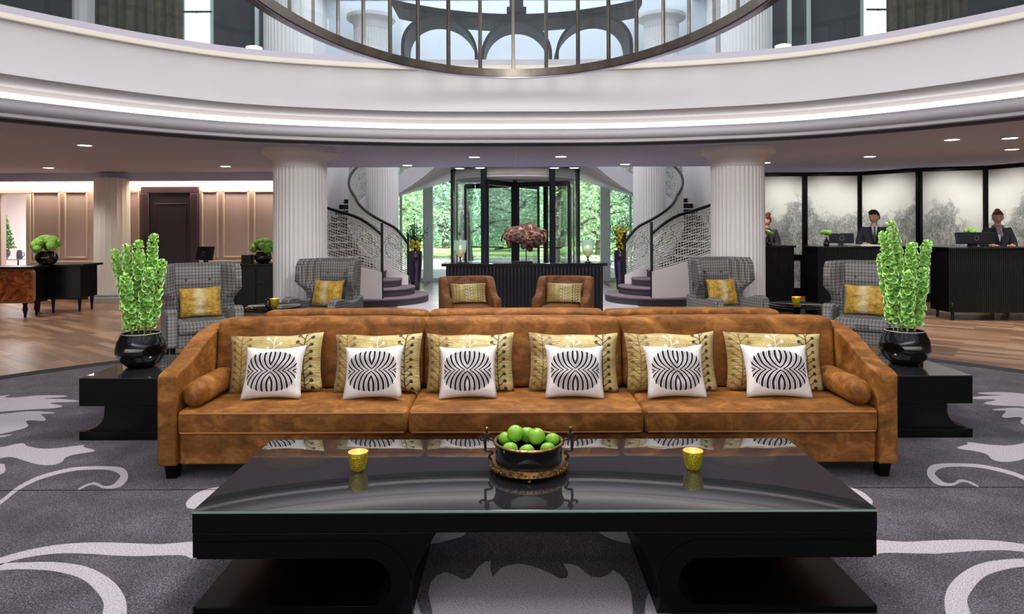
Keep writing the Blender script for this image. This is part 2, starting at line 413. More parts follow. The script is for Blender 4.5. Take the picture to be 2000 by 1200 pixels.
# ---- ceilings as rings outward from the atrium
def annulus(name, z, off, x0,x1,y0,y1, mat, thick=.06, label=None):
    mb=MB(); c=Vector((XC,4.0,0)); vs=[];fs=[]
    for i in range(NR):
        p=RING[i]+RN[i]*off; d=(p-c); 
        tx=((x1-c.x)/d.x if d.x>0 else (x0-c.x)/d.x) if abs(d.x)>1e-6 else 1e9
        ty=((y1-c.y)/d.y if d.y>0 else (y0-c.y)/d.y) if abs(d.y)>1e-6 else 1e9
        e=c+d*min(tx,ty)
        vs+= [(p.x,p.y,z),(e.x,e.y,z),(e.x,e.y,z+thick),(p.x,p.y,z+thick)]
    for i in range(NR):
        k=(i+1)%NR
        for j in range(4): fs.append((i*4+j,i*4+(j+1)%4,k*4+(j+1)%4,k*4+j))
    mb.add(vs,fs); return struct(mb.build(name,mat,smooth=0),label)
YE=13.05
annulus('ceiling',2.63,.08,-14,14,-5,YE,CEIL,label='low grey ceiling around the atrium')
mb=MB(); mb.b2(-14,-4.5,YE,15.0,2.63,2.69); mb.b2(4.7,14,YE,15.4,2.63,2.69); struct(mb.build('ceiling_rear',CEIL,smooth=0),'low grey ceiling beside the stairs')
annulus('floor_upper',3.58,.18,-14,14,-5,YE,M('upper_floor_stone',rgb(150,146,156),.4),.1,'upper gallery floor around the atrium')
mb=MB(); mb.b2(-14,14,YE-.02,YE+.06,2.69,3.68); struct(mb.build('wall_gallery_edge',WHITEP),'white gallery edge above the entrance hall')
annulus('ceiling_upper',6.75,.6,-14,14,-5,19,M('upper_ceiling_paint',rgb(214,216,222),.7),.1,'white ceiling of the upper gallery')
mb=MB(); mb.prism([(p.x+n.x*.7,p.y+n.y*.7) for p,n in zip(RING,RN)],'z',8.6,8.7)
struct(mb.build('ceiling_atrium',WHITEP,smooth=0),'high white atrium ceiling')
struct(ringmould([(.6,6.75),(.6,8.6),(.7,8.6),(.7,6.75)]).build('wall_atrium_upper',WHITEP),'white drum above the atrium')
# ceiling seam light towards the door
mb=MB(); mb.b2(.045,.075,9.2,YE-.1,2.622,2.632); struct(mb.build('trim_7',M('pale_seam',rgb(214,210,222),.5)),'pale joint line in the ceiling leading to the door')
# ---- left wall with panelling
LW=14.5
TAUPE=M('taupe_wall_paint',rgb(186,166,156),.6,spec=.2); TAUPEM=M('taupe_moulding',rgb(206,188,172),.5)
def wx(px): return (px-CX)*LW/F
mb=MB()
mb.b2(-14,-10.72,LW,LW+.15,0,2.7); mb.b2(wx(60),-4.2,LW,LW+.15,0,2.7); mb.b2(-10.72,wx(60),LW,LW+.15,2.26,2.7)
struct(mb.build('wall_left',TAUPE,smooth=0),'taupe panelled wall behind the concierge desks')
def pframe(mb,x0,x1,z0,z1,w=.035,d=.03):
    mb.b2(x0,x1,LW-d,LW,z1-w,z1); mb.b2(x0,x1,LW-d,LW,z0,z0+w); mb.b2(x0,x0+w,LW-d,LW,z0,z1); mb.b2(x1-w,x1,LW-d,LW,z0,z1)
mb=MB()
for a,b in ((64,118),(127,172),(240,274),(394,427),(436,487),(496,560)):
    pframe(mb,wx(a),wx(b),.86,2.27); pframe(mb,wx(a),wx(b),.22,.72)
mb.b2(wx(60),wx(277),LW-.04,LW,.76,.81); mb.b2(wx(390),-4.25,LW-.04,LW,.76,.81)
struct(mb.build('trim_8',TAUPEM,bevel=.008),'raised picture mouldings on the taupe wall')
mb=MB(); mb.b2(wx(60),wx(276),LW-.03,LW,0,.15); mb.b2(wx(391),-4.2,LW-.03,LW,0,.15); struct(mb.build('baseboard_left',M('dark_skirting',rgb(30,26,28),.4)),'dark baseboard of the taupe wall')
# lit cove along the wall head
mb=MB(); mb.b2(-14,-4.3,LW-.28,LW-.22,2.46,2.63); struct(mb.build('trim_9',CEIL),'ceiling drop hiding the wall washing light')
LEDW=emitter('warm_cove_diffuser',(1,.82,.62,1),26)
mb=MB(); mb.b2(-14,-4.3,LW-.20,LW-.06,2.56,2.60); tag(mb.build('wall_washer_light',LEDW),'warm strip light in the ceiling slot above taupe wall','strip light')
# the opening at the far left, with its trim, and the bright room behind
mb=MB(); 
for x in (wx(60)-.07,): mb.b2(x,x+.10,LW-.05,LW+.16,0,2.218)
mb.b2(-10.8,wx(60)+.032,LW-.052,LW+.16,2.22,2.32); struct(mb.build('door_1',TAUPEM,bevel=.01),'taupe door casing around the bright opening')
mb=MB(); mb.b2(-14,-8.2,19.0,19.1,0,3); mb.b2(-8.3,-8.2,LW+.15,19,0,3); mb.b2(-14,-8.2,LW+.15,19,2.7,2.75)
struct(mb.build('wall_dining',WHITEP,smooth=0),'white walls of the bright room beyond the opening')
# dark door
DOORM=M('aubergine_door',rgb(52,40,48),.45,n=(90,rgb(38,30,36)))
mb=MB(); x0,x1=wx(278),wx(389); mb.b2(x0,x0+.16,LW-.06,LW+.1,0,2.218); mb.b2(x1-.16,x1,LW-.06,LW+.1,0,2.218); mb.b2(x0,x1,LW-.06,LW+.1,2.22,2.36)
dr=mb.build('door_2',M('aubergine_frame',rgb(64,46,50),.4),bevel=.01); struct(dr,'dark aubergine doorway in the taupe wall')
mb=MB(); mb.b2(x0+.16,x1-.16,LW-.018,LW+.03,0,2.22)
for w in (.0,): 
    a,b=x0+.26,x1-.26; mb.b2(a,b,LW-.03,LW-.018,1.98,2.01); mb.b2(a,a+.03,LW-.03,LW-.018,.2,2.01); mb.b2(b-.03,b,LW-.03,LW-.018,.2,2.01); mb.b2(a,b,LW-.03,LW-.018,.2,.23)
mb.build('door_leaf',DOORM,dr,bevel=.004)
mb=MB(); mb.tube([(x0+.24,LW-.05,1.02),(x0+.34,LW-.05,1.02)],.012); mb.tube([(x0+.24,LW-.05,1.02),(x0+.24,LW-.01,1.02)],.015); mb.build('handle',GUN,dr)
# wall return beside the left stair and right hand wall ends
mb=MB(); mb.b2(-4.3,-4.2,LW,18.7,0,6.7); struct(mb.build('wall_stair_left',WHITEP),'white wall beside the left stair')
mb=MB(); mb.b2(4.4,4.5,14.9,18.7,0,6.7); struct(mb.build('wall_stair_right',WHITEP),'white wall beside the right stair')
mb=MB(); mb.b2(-14.1,-14,-5,19,0,8); struct(mb.build('wall_left_side',TAUPE),'far left side wall')
mb=MB(); mb.b2(14,14.1,-5,19,0,8); struct(mb.build('wall_right_side',TAUPE),'far right side wall')
mb=MB(); mb.b2(4.45,14,15.25,15.35,0,2.7); struct(mb.build('wall_right',M('dark_wall',rgb(60,58,60),.7)),'dark wall behind the mural screens')
# ---- facade and windows
FD=18.7
mb=MB(); FRM=M('pale_mullion_metal',rgb(196,212,206),.4)
mb.b2(-4.2,4.4,FD-.1,FD+.1,3.3,6.75); mb.b2(-4.2,-3.5,FD-.1,FD+.1,0,3.3); mb.b2(3.7,4.4,FD-.1,FD+.1,0,3.3); struct(mb.build('wall_facade',WHITEP),'white wall over the entrance glazing')
def window(nm,x0,x1,posts,lab):
    mb=MB(); mb.b2(x0,x1,FD-.06,FD+.06,0,.10); mb.b2(x0,x1,FD-.06,FD+.06,3.2,3.32)
    for p,w in posts: mb.b2(p-w/2,p+w/2,FD-.08,FD+.08,0,3.3)
    o=struct(mb.build(nm,FRM,bevel=.006),lab)
    mb=MB(); mb.b2(x0,x1,FD-.008,FD+.008,.1,3.2); mb.build('pane',SIDEGL,o)
window('window_1',-3.5,-1.45,((-3.42,.15),(-3.0,.05),(-2.27,.26),(-1.52,.1)),'tall side glazing left of the revolving door')
window('window_2',1.55,3.7,((3.62,.15),(3.2,.05),(2.52,.26),(1.62,.1)),'tall side glazing right of the revolving door')
# upper gallery walls
PALEB=M('pale_blue_wall',rgb(212,220,230),.5)
mb=MB(); mb.b2(-5.2,5.4,15.6,15.7,4.3,6.8); struct(mb.build('wall_upper_rear',PALEB),'pale blue wall at the back of the upper gallery')
DKG=M('dark_glazed_wall',rgb(44,48,56),.15,n=(2,rgb(58,62,70)))
for nm,x0,x1 in (('wall_upper_left',-14,-4.05),('wall_upper_right',4.25,14)):
    mb=MB(); mb.b2(x0,x1,12.6,12.7,3.68,6.75); struct(mb.build(nm,DKG),'dark glossy wall of the upper gallery')
# ================================================================== fluted columns
def flute(n): return lambda a: 1-.035*abs(cos(a*n/2))**.7
def column(x,y,z0,z1,r,label,cap=True,base=True,n=40,stone=WHITEC):
    c=thing('column',label,'column',(x,y,z0)); c['kind']='structure'
    h=z1-z0
    top=h-.16 if cap else h
    mb=MB(); mb.lathe([(r,.22 if base else 0,1),(r,top*.5,1),(r*.985,top-.12,1)],n*8,fl=flute(n)); mb.build('shaft',stone,c,smooth=50)
    if cap:
        mb=MB(); mb.lathe([(r*.985,top-.12),(r*1.0,top-.11),(r*1.0,top-.02),(r*1.05,top),(r*1.12,top+.03),(r*1.3,top+.065),(r*1.38,top+.085),(r*1.385,top+.125),(r*1.37,top+.16)],64); mb.build('capital',stone,c,smooth=50)
    if base:
        mb=MB(); mb.lathe([(r*1.28,0),(r*1.28,.10),(r*1.2,.12),(r*1.24,.15),(r*1.2,.18),(r*1.05,.2),(r,.23)],64); mb.build('plinth',M('column_plinth',rgb(150,146,146),.5),c,smooth=50)
    return c
column(-3.03,9.9,0,2.63,.375,'white fluted column rising behind the left pair of grey wing chairs')
column(3.23,9.9,0,2.63,.375,'white fluted column rising behind the right pair of grey wing chairs')
column(-2.98,15.9,0,3.6,.37,'white fluted column inside the curve of the left staircase',cap=False)
column(3.16,15.9,0,3.6,.37,'white fluted column inside the curve of the right staircase',cap=False)
WARMC=M('cream_column_paint',rgb(226,220,212),.55)
column((205-CX)*13.9/F,13.9+.25,0,2.63,.33,'cream fluted column in front of the taupe panelled wall',cap=False,n=20,stone=WARMC)
column(-3.55,11.0,3.69,6.75,.375,'upper gallery fluted column seen through the lantern left of the arches')
column(3.72,11.0,3.69,6.75,.375,'upper gallery fluted column seen through the lantern right of the arches')
column(-2.9,14.3,3.69,5.85,.36,'upper fluted column with capital beyond the left arch')
column(3.1,14.3,3.69,5.85,.36,'upper fluted column with capital beyond the right arch')
column(-6.5,10.6,3.69,6.75,.2,'slim fluted column beside the brown curtain on the left gallery',cap=False,n=14)
# ================================================================== curved staircases
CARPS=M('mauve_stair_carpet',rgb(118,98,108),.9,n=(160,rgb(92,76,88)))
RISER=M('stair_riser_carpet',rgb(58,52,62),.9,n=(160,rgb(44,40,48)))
NOSE=M('white_nosing',rgb(222,222,220),.4)
LATT=M('pale_bronze_lattice',rgb(206,208,202),.4,.2)
RAILM=M('dark_bronze_rail',rgb(38,36,38),.35,.6)
SOFF=M('soffit_plaster',rgb(236,228,230),.6)
LIL=M('stringer_plaster',rgb(222,218,224),.55)
T0,T1=-78,-330
TS={'outer':-87,'inner':-74}
def hp(th,r): return (-2.60-XC+r*cos(R(th)), 15.9+r*sin(R(th)))
def ro(th):
    k=max(0,min(1,(-78-th)/60)); return 2.95-.45*k
def ri(th):
    k=max(0,min(1,(-78-th)/60)); return 1.58-.46*k
def hz(th): return .34+.0122*(T0-th)
def staircase(side):
    st=thing('curved_staircase','sweeping curved staircase with pierced metal railings on the %s side of the entrance'%('left' if side<0 else 'right'),'staircase',(XC,0,0))
    g=lambda x,y,z: (x*(-side),y,z)
    ths=[T0+(T1-T0)*i/84 for i in range(85)]
    # rounded starting steps
    for k,(r,cx,cy) in enumerate(((1.02,-2.72,13.95),(.76,-2.74,14.0),(.50,-2.76,14.1))):
        mb=MB(); z0,z1=.004+.15*k,.15*(k+1)
        mb.lathe([(r,z0),(r,z1-.03)],48,c=g(cx+.0-XC,cy,0),mi=0,cap=True)
        mb.lathe([(r+.012,z1-.03),(r+.012,z1-.008),(r,z1)],48,c=g(cx-XC,cy,0),mi=1)
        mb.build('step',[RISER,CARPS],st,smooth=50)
    # flight of steps
    N=20
    for k in range(N):
        a0=T0-13+(T1-T0+13)*k/N; a1=T0-13+(T1-T0+13)*(k+1)/N
        z=hz(a0)+.1
        mb=MB(); ra,rb=ri(a0)+.03,ro(a0)-.03
        am=(a0+a1)/2; P=[hp(a0,ri(a0)+.03),hp(a0,ro(a0)-.04),hp(am,ro(am)-.04),hp(a1-1,ro(a1-1)-.04),hp(a1-1,ri(a1-1)+.03),hp(am,ri(am)+.03)]
        mb.prism([g(p[0],p[1],0)[:2] for p in P],'z',z-.15,z-.02,0)
        P=[hp(a0+.8,ri(a0)+.03)]+[hp(a0+.8,ro(a0+.8)-.04)]+P[2:]
        mb.prism([g(p[0],p[1],0)[:2] for p in P],'z',z-.02,z,1)
        p,q2=hp(a0+.9,ri(a0)+.05),hp(a0+.9,ro(a0)-.06)
        if k>1: mb.tube([g(p[0],p[1],z-.015),g(q2[0],q2[1],z-.015)],.014,6,2)
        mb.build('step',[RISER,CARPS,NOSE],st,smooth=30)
    # stringers
    for nm,rf,zt,low in (('outer_stringer',ro,.20,True),('inner_stringer',ri,.20,False)):
        mb=MB(); A=[];B=[];C2=[];D2=[]
        a0=TS[nm.split('_')[0]]
        for th in [a0+(T1-a0)*i/84 for i in range(85)]:
            z=hz(th); r=rf(th); zb=z-.26
            if low and th>-172: zb=.0
            elif low: zb=z-.26
            if not low: zb=max(.0,z-.26)
            p=hp(th,r-.03); p2=hp(th,r+.03)
            A.append(g(p[0],p[1],z+zt)); B.append(g(p[0],p[1],zb)); C2.append(g(p2[0],p2[1],zb)); D2.append(g(p2[0],p2[1],z+zt))
        mb.sheet([A,B,C2,D2,A]); mb.build(nm,LIL,st,smooth=50,weld=False)
    mb=MB(); A=[];B=[]
    for th in ths[4:]:
        z=hz(th)-.25; p=hp(th,ri(th)); p2=hp(th,ro(th)); A.append(g(p[0],p[1],z)); B.append(g(p2[0],p2[1],z))
    mb.sheet([A,B]); mb.build('soffit',SOFF,st,smooth=60,solid=.03)
    # brown skirting of the outer stringer
    mb=MB(); A=[];B=[]
    for th in [-87-85*i/40 for i in range(41)]:
        p=hp(th,ro(th)+.034); A.append(g(p[0],p[1],.0)); B.append(g(p[0],p[1],.14))
    mb.sheet([A,B]); mb.build('skirting',WOOD,st,smooth=60,solid=.006)
    # railings: lattice, top rail, newel, scrollwork
    for nm,rf,hh,a1 in (('outer',ro,.93,T1),('inner',ri,.88,-300)):
        tt=[TS[nm]+(a1-TS[nm])*i/84 for i in range(85)]
        ss=[]; s=0; prev=None
        def rp(th,h):
            p=hp(th,rf(th)); z=hz(th)+.20
            k=max(0,min(1,(th-T0+14)/14)) if nm=='outer' else 0
            k=max(0,1-(TS[nm]-th)/13); return g(p[0],p[1],z+h-(.22*k*k*h/hh))
        # lattice grid: equal cells along the slope
        L=0
        for i in range(len(tt)-1): L+=(Vector(rp(tt[i+1],0))-Vector(rp(tt[i],0))).length
        nx=int(L/.054); nz=16
        rows=[[rp(tt[0]+(tt[-1]-tt[0])*i/nx,.03+(hh-.05)*j/nz) for i in range(nx+1)] for j in range(nz+1)]
        mb=MB(); mb.sheet(rows); o=mb.build(nm+'_lattice',LATT,st,smooth=0,weld=False,recalc=False)
        w=o.modifiers.new('wire','WIREFRAME'); w.thickness=.026; w.use_even_offset=False; w.use_boundary=True
        mb=MB(); mb.tube([rp(t,hh) for t in tt],.03,8); e=rp(tt[0],hh)
        mb.build(nm+'_handrail',RAILM,st,smooth=60)
        mb=MB(); b=rp(tt[0],0); mb.tube([(b[0],b[1],.15),(b[0],b[1],b[2]+hh)],.026,8); mb.build(nm+'_newel',RAILM,st,smooth=60)
        mb=MB(); rnd=random.Random(5 if nm=='outer' else 9)
        for k in range(int(L/.5)):
            c=tt[0]+(tt[-1]-tt[0])*(k+.55)/int(L/.5); hc=hh*(.3+.4*rnd.random()); r=.13+.1*rnd.random()
            dth=r/(rf(c))*180/pi
            for q2 in range(2):
                hc2=hc+(.12 if q2 else -.08); rr=r*(1 if q2==0 else .6)
                mb.tube([rp(max(tt[-1],min(tt[0],c+dth*rr/r*cos(2*pi*i/20))),max(.04,min(hh-.04,hc2+rr*sin(2*pi*i/20)))) for i in range(20)],.006,5,closed=True)
        mb.tube([rp(tt[0]+(tt[-1]-tt[0])*i/120,hh*.5+hh*.36*sin(i*.31)) for i in range(121)],.006,5)
        mb.build(nm+'_scrollwork',RAILM,st,smooth=60)
    return st
staircase(-1); staircase(1)
# ================================================================== revolving door
dr=thing('revolving_door','dark framed glass revolving door in the middle of the entrance','door',(XC-.01,16.4,0))
RD=1.48; DH=2.86
mb=MB()
for a in (180,0,242,-57,120,58):
    w=.13 if a in (180,0) else .10
    mb.box((RD*cos(R(a)),RD*sin(R(a)),DH/2),(w,.1,DH),R(a+90))
mb.build('drum_post',STEEL,dr,bevel=.006)
mb=MB(); mb.lathe([(RD+.06,DH-.05),(RD+.06,DH+.05),(RD-.07,DH+.05),(RD-.07,DH-.05)],64,cap=False); mb.add([],[]); mb.build('canopy_ring',STEEL,dr,smooth=50)
mb=MB(); mb.lathe([(RD-.06,2.60),(0.001,2.60)],48,cap=False); mb.build('canopy_ceiling',WHITEP,dr,solid=.03)
mb=MB(); mb.lathe([(RD-.08,2.60),(RD-.08,DH-.04)],64,cap=False); mb.build('canopy_fascia',WHITEP,dr,smooth=60,solid=.02)
for k,(a,b) in enumerate(((180,242),(303,360),(0,58),(120,180))):
    mb=MB(); A=[RD*1.0]; pts=[R(a+(b-a)*i/10) for i in range(11)]
    mb.sheet([[(RD*cos(t),RD*sin(t),.06) for t in pts],[(RD*cos(t),RD*sin(t),DH-.05) for t in pts]]); mb.build('curved_pane',SIDEGL,dr,smooth=60)
    mb=MB(); mb.tube([(RD*cos(t),RD*sin(t),.05) for t in pts],.05,6); mb.build('kick_rail',STEEL,dr)
for a in (243,64,154,334):
    d=Vector((cos(R(a)),sin(R(a)),0)); L=RD-.12
    mb=MB()
    mb.box((d.x*L/2,d.y*L/2,2.48),(L,.06,.12),R(a)); mb.box((d.x*L/2,d.y*L/2,.12),(L,.05,.2),R(a))
    mb.box((d.x*L,d.y*L,1.26),(.055,.045,2.5),R(a)); mb.box((d.x*.06,d.y*.06,1.26),(.07,.06,2.5),R(a))
    w=mb.build('door_wing',STEEL,dr,bevel=.005)
    mb=MB(); mb.box((d.x*L/2,d.y*L/2,1.3),(L-.1,.01,2.2),R(a)); mb.build('pane',SIDEGL,w)
    mb=MB(); mb.tube([d*(L*.2)+Vector((-d.y,d.x,0))*.07+Vector((0,0,1.0)),d*(L*.85)+Vector((-d.y,d.x,0))*.07+Vector((0,0,1.0))],.016,8); mb.build('push_bar',GUN,w)
mb=MB(); mb.tube([(0,0,0),(0,0,DH)],.05,12); mb.build('centre_post',STEEL,dr)
# ================================================================== oval lantern hanging in the atrium
ln=thing('lantern_chandelier','huge oval lantern of bronze bars and glass hanging in the atrium','chandelier',(.02,4.87,3.25))
LA,LB=1.99,3.13; LH=2.6
def lp(a,da=0,z=0): return ((LA+da)*sin(a),(LB+da)*cos(a),z)
seg=[2*pi*i/96 for i in range(96)]
def lring(z0,z1,w0,w1,nm,mat):
    mb=MB(); vs=[];fs=[]
    for a in seg: vs+=[lp(a,w0,z0),lp(a,w1,z0),lp(a,w1,z1),lp(a,w0,z1)]
    for i in range(96):
        k=(i+1)%96
        for j in range(4): fs.append((i*4+j,i*4+(j+1)%4,k*4+(j+1)%4,k*4+j))
    mb.add(vs,fs); return mb.build(nm,mat,ln,smooth=30)
lring(0,.085,-.05,.05,'lower_ring',BRONZE); lring(LH,LH+.08,-.05,.05,'upper_ring',BRONZE)
lring(-.012,.0,-.035,.035,'trim_strip',M('violet_reflection_bronze',rgb(150,140,160),.15,.9))  # violet reflection under the ring is put into this strip's colour
# bars: even spacing along the rim
xs=[]; 
arc=[0]; prev=Vector(lp(0))
fine=[2*pi*i/1440 for i in range(1441)]
for a in fine[1:]:
    p=Vector(lp(a)); arc.append(arc[-1]+(p-prev).length); prev=p
NB=42
for k in range(NB):
    t=arc[-1]*(k+.0)/NB; i=min(range(len(arc)),key=lambda j: abs(arc[j]-t)); a=fine[i]
    mb=MB(); p=lp(a); mb.box((p[0],p[1],LH/2+.05),(.04,.03,LH),math.atan2(LA*cos(a),-LB*sin(a))+pi/2); mb.build('bar',BRONZE,ln,bevel=.004)
mb=MB(); mb.sheet([[lp(a,-.02,.085) for a in seg+[0]],[lp(a,-.02,LH) for a in seg+[0]]]); mb.build('glass_panels',LANTGL,ln,smooth=60)
for a in (.8,2.3,-.8,-2.3):
    mb=MB(); p=lp(a); mb.tube([(p[0],p[1],LH),(p[0],p[1],5.36)],.012,6); mb.build('hanging_cable',GUN,ln)
# ================================================================== upper gallery furnishings seen through the glass
ar=thing('arched_display_stand','dark curved display stand on three arches on the upper gallery','display stand',(XC,12.1,3.69))
DK=M('blue_black_steel',rgb(9,12,17),.45,.0,spec=.15)
def bend(x,y): # curve towards the room
    return (x,y-.20*x*x)
mb=MB(); xsn=[-1.98+3.96*i/24 for i in range(25)]
rows=[]
for (yy,zz) in ((-.36,1.33),(.36,1.33),(.40,1.42),(-.40,1.42),(-.36,1.33)): rows.append([(bend(x,yy)[0],bend(x,yy)[1],zz) for x in xsn])
mb.sheet(rows); mb.add([rows[j][0] for j in range(4)],[(0,1,2,3)]); mb.add([rows[j][-1] for j in range(4)],[(0,1,2,3)])
mb.build('top_slab',DK,ar,smooth=40)
for cx in (-1.26,0,1.26):
    mb=MB(); rr=.60; out=[];inn=[]
    P=[(cx+rr*cos(R(180-180*i/24)),.73+rr*sin(R(180-180*i/24))) for i in range(25)]
    P=[(cx-rr,0)]+P+[(cx+rr,0)]; Q=[(cx-rr+.05,0)]+[(cx+(rr-.05)*cos(R(180-180*i/24)),.73+(rr-.05)*sin(R(180-180*i/24))) for i in range(25)]+[(cx+rr-.05,0)]
    A=[(bend(x,-.34)+(z,)) for x,z in P]; B=[(bend(x,.34)+(z,)) for x,z in P]; C2=[(bend(x,.34)+(z,)) for x,z in Q]; D2=[(bend(x,-.34)+(z,)) for x,z in Q]
    mb.sheet([A,B,C2,D2,A]); mb.build('arch',DK,ar,smooth=40)
mb=MB(); mb.b2(-.13,.13,-.13,.13,1.42,1.52); mb.b2(-.17,.17,-.17,.17,1.52,1.62); mb.b2(-.12,.12,-.12,.12,1.62,2.2); mb.build('pedestal',DK,ar,bevel=.01)
CURT=velvet('olive_brown_curtain',rgb(38,34,22),rgb(62,54,34),rgb(86,76,48))
def curtain(x0,x1,y,side,label):
    rows=[]; 
    for j in range(8):
        z=j/7; rows.append([(x0+(x1-x0)*i/60, y+.05*sin(i*.95+j*.12)+.02*sin(i*2.3), 3.78+2.95*z) for i in range(61)])
    mb=MB(); mb.sheet(rows); o=mb.build('curtain',CURT,smooth=60,solid=.01); tag(o,label,'curtain','brown curtains on the upper gallery')
curtain(-6.15,-4.86,10.2,-1,'olive brown curtain hanging on the upper gallery, left side')
curtain(5.55,6.75,10.2,1,'olive brown curtain hanging on the upper gallery, right side')
LITP=emitter('lit_panel',(.9,.95,1,1),1.5)
for sg,x0,x1 in ((-1,-5.95,-5.42),(1,6.35,6.9)):
    o=thing('lit_wall_panel','glowing white wall panel beside the %s brown curtain upstairs'%('left' if sg<0 else 'right'),'light panel',((x0+x1)/2,12.55,3.8))
    w=x1-x0
    mb=MB(); mb.b2(-w/2,w/2,-.03,.03,0,2.7); mb.build('frame',FRM,o)
    mb=MB(); mb.b2(-w/2+.04,w/2-.04,-.045,-.03,.05,2.65); mb.build('diffuser',LITP,o)
    mb=MB(); mb.tube([(-.3,-.25,1.55),(.35,-.25,1.55)],.018); mb.tube([(0,-.25,1.55),(0,-.03,1.6)],.012); mb.build('lamp_bar',BLACK,o)
for x in (-4.62,-4.30,-3.98,4.35,4.7,5.05,5.4):
    mb=MB(); mb.b2(x-.02,x+.02,12.5,12.6,3.69,6.74); o=mb.build('glazing_bar',FRM); struct(o,'pale vertical glazing bar of the upper dark wall'); o.name='trim_10'
for sg,x in ((-1,-3.58),(1,3.78)):  # a likely reflection, built here as a post with a glowing disc
    o=thing('reflection_post','dark post and glowing disc shaped after a reflection on the upper gallery, %s'%('left' if sg<0 else 'right'),'lamp',(x,9.62,3.69))
    mb=MB(); mb.b2(-.045,.045,-.045,.045,0,.30); mb.build('post',BLACK,o,bevel=.005)
    mb=MB(); mb.lathe([(.02,.30),(.10,.315),(.11,.33),(.05,.35),(.001,.355)],24); mb.build('bright_disc',emitter('reflection_glow',(1,.97,.92,1),6),o)
# ================================================================== downlights
def dpos(x,y): p=at(x,y,1); k=(2.63-H)/(p.z-H); return (p.x*k,k)
DL=[(166,284,'above the left reception desks, nearest the atrium ring'),(95,328,'above the burr wood desk on the left'),(441,325,'above the dark console left of the white column'),
    (927,307,'in the entrance ceiling left of the joint line'),(1096,306,'in the entrance ceiling right of the joint line'),(796,323,'in front of the left staircase soffit'),(1221,321,'in front of the right staircase soffit'),
    (898,329,'by the left post of the revolving door'),(938,328,'over the left half of the revolving door'),(1083,328,'over the right half of the revolving door'),(1122,328,'by the right post of the revolving door'),
    (1495,318,'beside the right white column'),(1699,306,'above the middle reception desk'),(1860,273,'above the right pot of green flower spikes'),(1977,292,'near the right reception desk woman'),(1973,270,'smaller one at the far right of the ceiling')]
GLOW=emitter('downlight_glow',(1,.96,.9,1),14)
d0=None
for x,y,w in DL:
    X,Y=dpos(x,y)
    if d0 is None:
        d0=thing('downlight','round recessed downlight '+w,'downlight',(X,Y,2.63),0,'recessed ceiling downlights')
        mb=MB(); mb.lathe([(.085,-.004),(.11,-.006),(.115,0),(.085,0)],28,cap=False); mb.build('trim_ring',WHITEP,d0)
        mb=MB(); mb.lathe([(.085,-.003),(.001,-.003)],28,cap=False); mb.build('lens',GLOW,d0)
    else: dup(d0,(X,Y,2.63),0,'round recessed downlight '+w)
# ================================================================== outside
GRD=M('bright_paving',rgb(196,194,200),.8,n=(.6,rgb(178,178,186)))
mb=MB(); mb.b2(-40,40,19.2,90,-.25,-.03); struct(mb.build('ground',GRD,smooth=0),'pale paving outside the entrance')
GRASS=M('lawn',rgb(150,176,116),.9,n=(8,rgb(122,152,92)))
mb=MB(); mb.b2(-40,40,33,90,-.06,.02); o=mb.build('lawn',GRASS,smooth=0); tag(o,'mown green lawn across the drive outside','lawn',kind='structure')
BARK=M('bark',rgb(84,74,70),.9,n=(18,rgb(58,50,48)),bump=(30,.6))
def leafmat(nm,a,b,c):
    t=NT(nm); t.set(col=t.ramp(t.noise(1.7,3),[(.3,a),(.5,b),(.7,c)]),rough=.6,spec=.2); t.set(trans=0)
    # leaves let some daylight through
    tl=t.node('ShaderNodeBsdfTranslucent'); tl.inputs[0].default_value=c
    mx=t.node('ShaderNodeMixShader'); mx.inputs[0].default_value=.45; t.put(mx.inputs[1],t.b.outputs[0]); t.put(mx.inputs[2],tl.outputs[0]); t.put(t.out.inputs[0],mx.outputs[0])
    return t.mat
LEAF=[leafmat('fresh_leaves',rgb(84,122,70),rgb(140,176,120),rgb(196,216,180)),leafmat('blue_green_leaves',rgb(80,116,94),rgb(130,170,146),rgb(192,216,204)),leafmat('dark_needles',rgb(28,52,36),rgb(58,88,60),rgb(112,140,104))]
def tree_mesh(seed,h,rad,kind):
    rn=random.Random(seed); tr=MB(); pts=[Vector((0,0,0))]
    for i in range(6): pts.append(pts[-1]+Vector((rn.uniform(-.18,.18),rn.uniform(-.18,.18),h*.13)))
    tr.tube(crom(pts,3),[.24*(1-.6*i/18) for i in range(19)],9)
    tips=[]
    for k in range(13):
        b=pts[rn.randint(1,6)]; a=rn.uniform(0,2*pi); L=rad*rn.uniform(.6,1.05)
        d=Vector((cos(a),sin(a),rn.uniform(-.05,.55))); P=[b+d*L*t+Vector((0,0,.25*sin(t*pi)))+Vector((rn.uniform(-.1,.1),rn.uniform(-.1,.1),0)) for t in (0,.35,.7,1)]
        tr.tube(crom(P,4),[.075*(1-.75*i/12) for i in range(13)],6); tips+=[P[1],P[2],P[3]]
    lf=MB(); n=5200 if kind<2 else 6500
    for k in range(n):
        c=rn.choice(tips)+Vector((rn.gauss(0,.55),rn.gauss(0,.55),rn.gauss(0,.42)))
        if kind==2: c.z-=rn.uniform(0,.7)
        if c.z<.5 and kind<2: continue
        s=rn.uniform(.06,.13); u=Vector((rn.gauss(0,1),rn.gauss(0,1),rn.gauss(0,.6))).normalized(); w=u.orthogonal().normalized(); w=(w*cos(k)+u.cross(w)*sin(k))
        if kind==2: u=u*1.8; w=w*.35
        lf.add([c-u*s,c+w*s*.5,c+u*s,c-w*s*.5],[(0,1,2,3)])
    return tr,lf
protos=[]
TL=[('broad tree with fresh green leaves',0,7.5,3.0),('tall tree with blue green leaves',1,8.0,3.0),('dark evergreen with drooping boughs',2,6.5,2.4)]
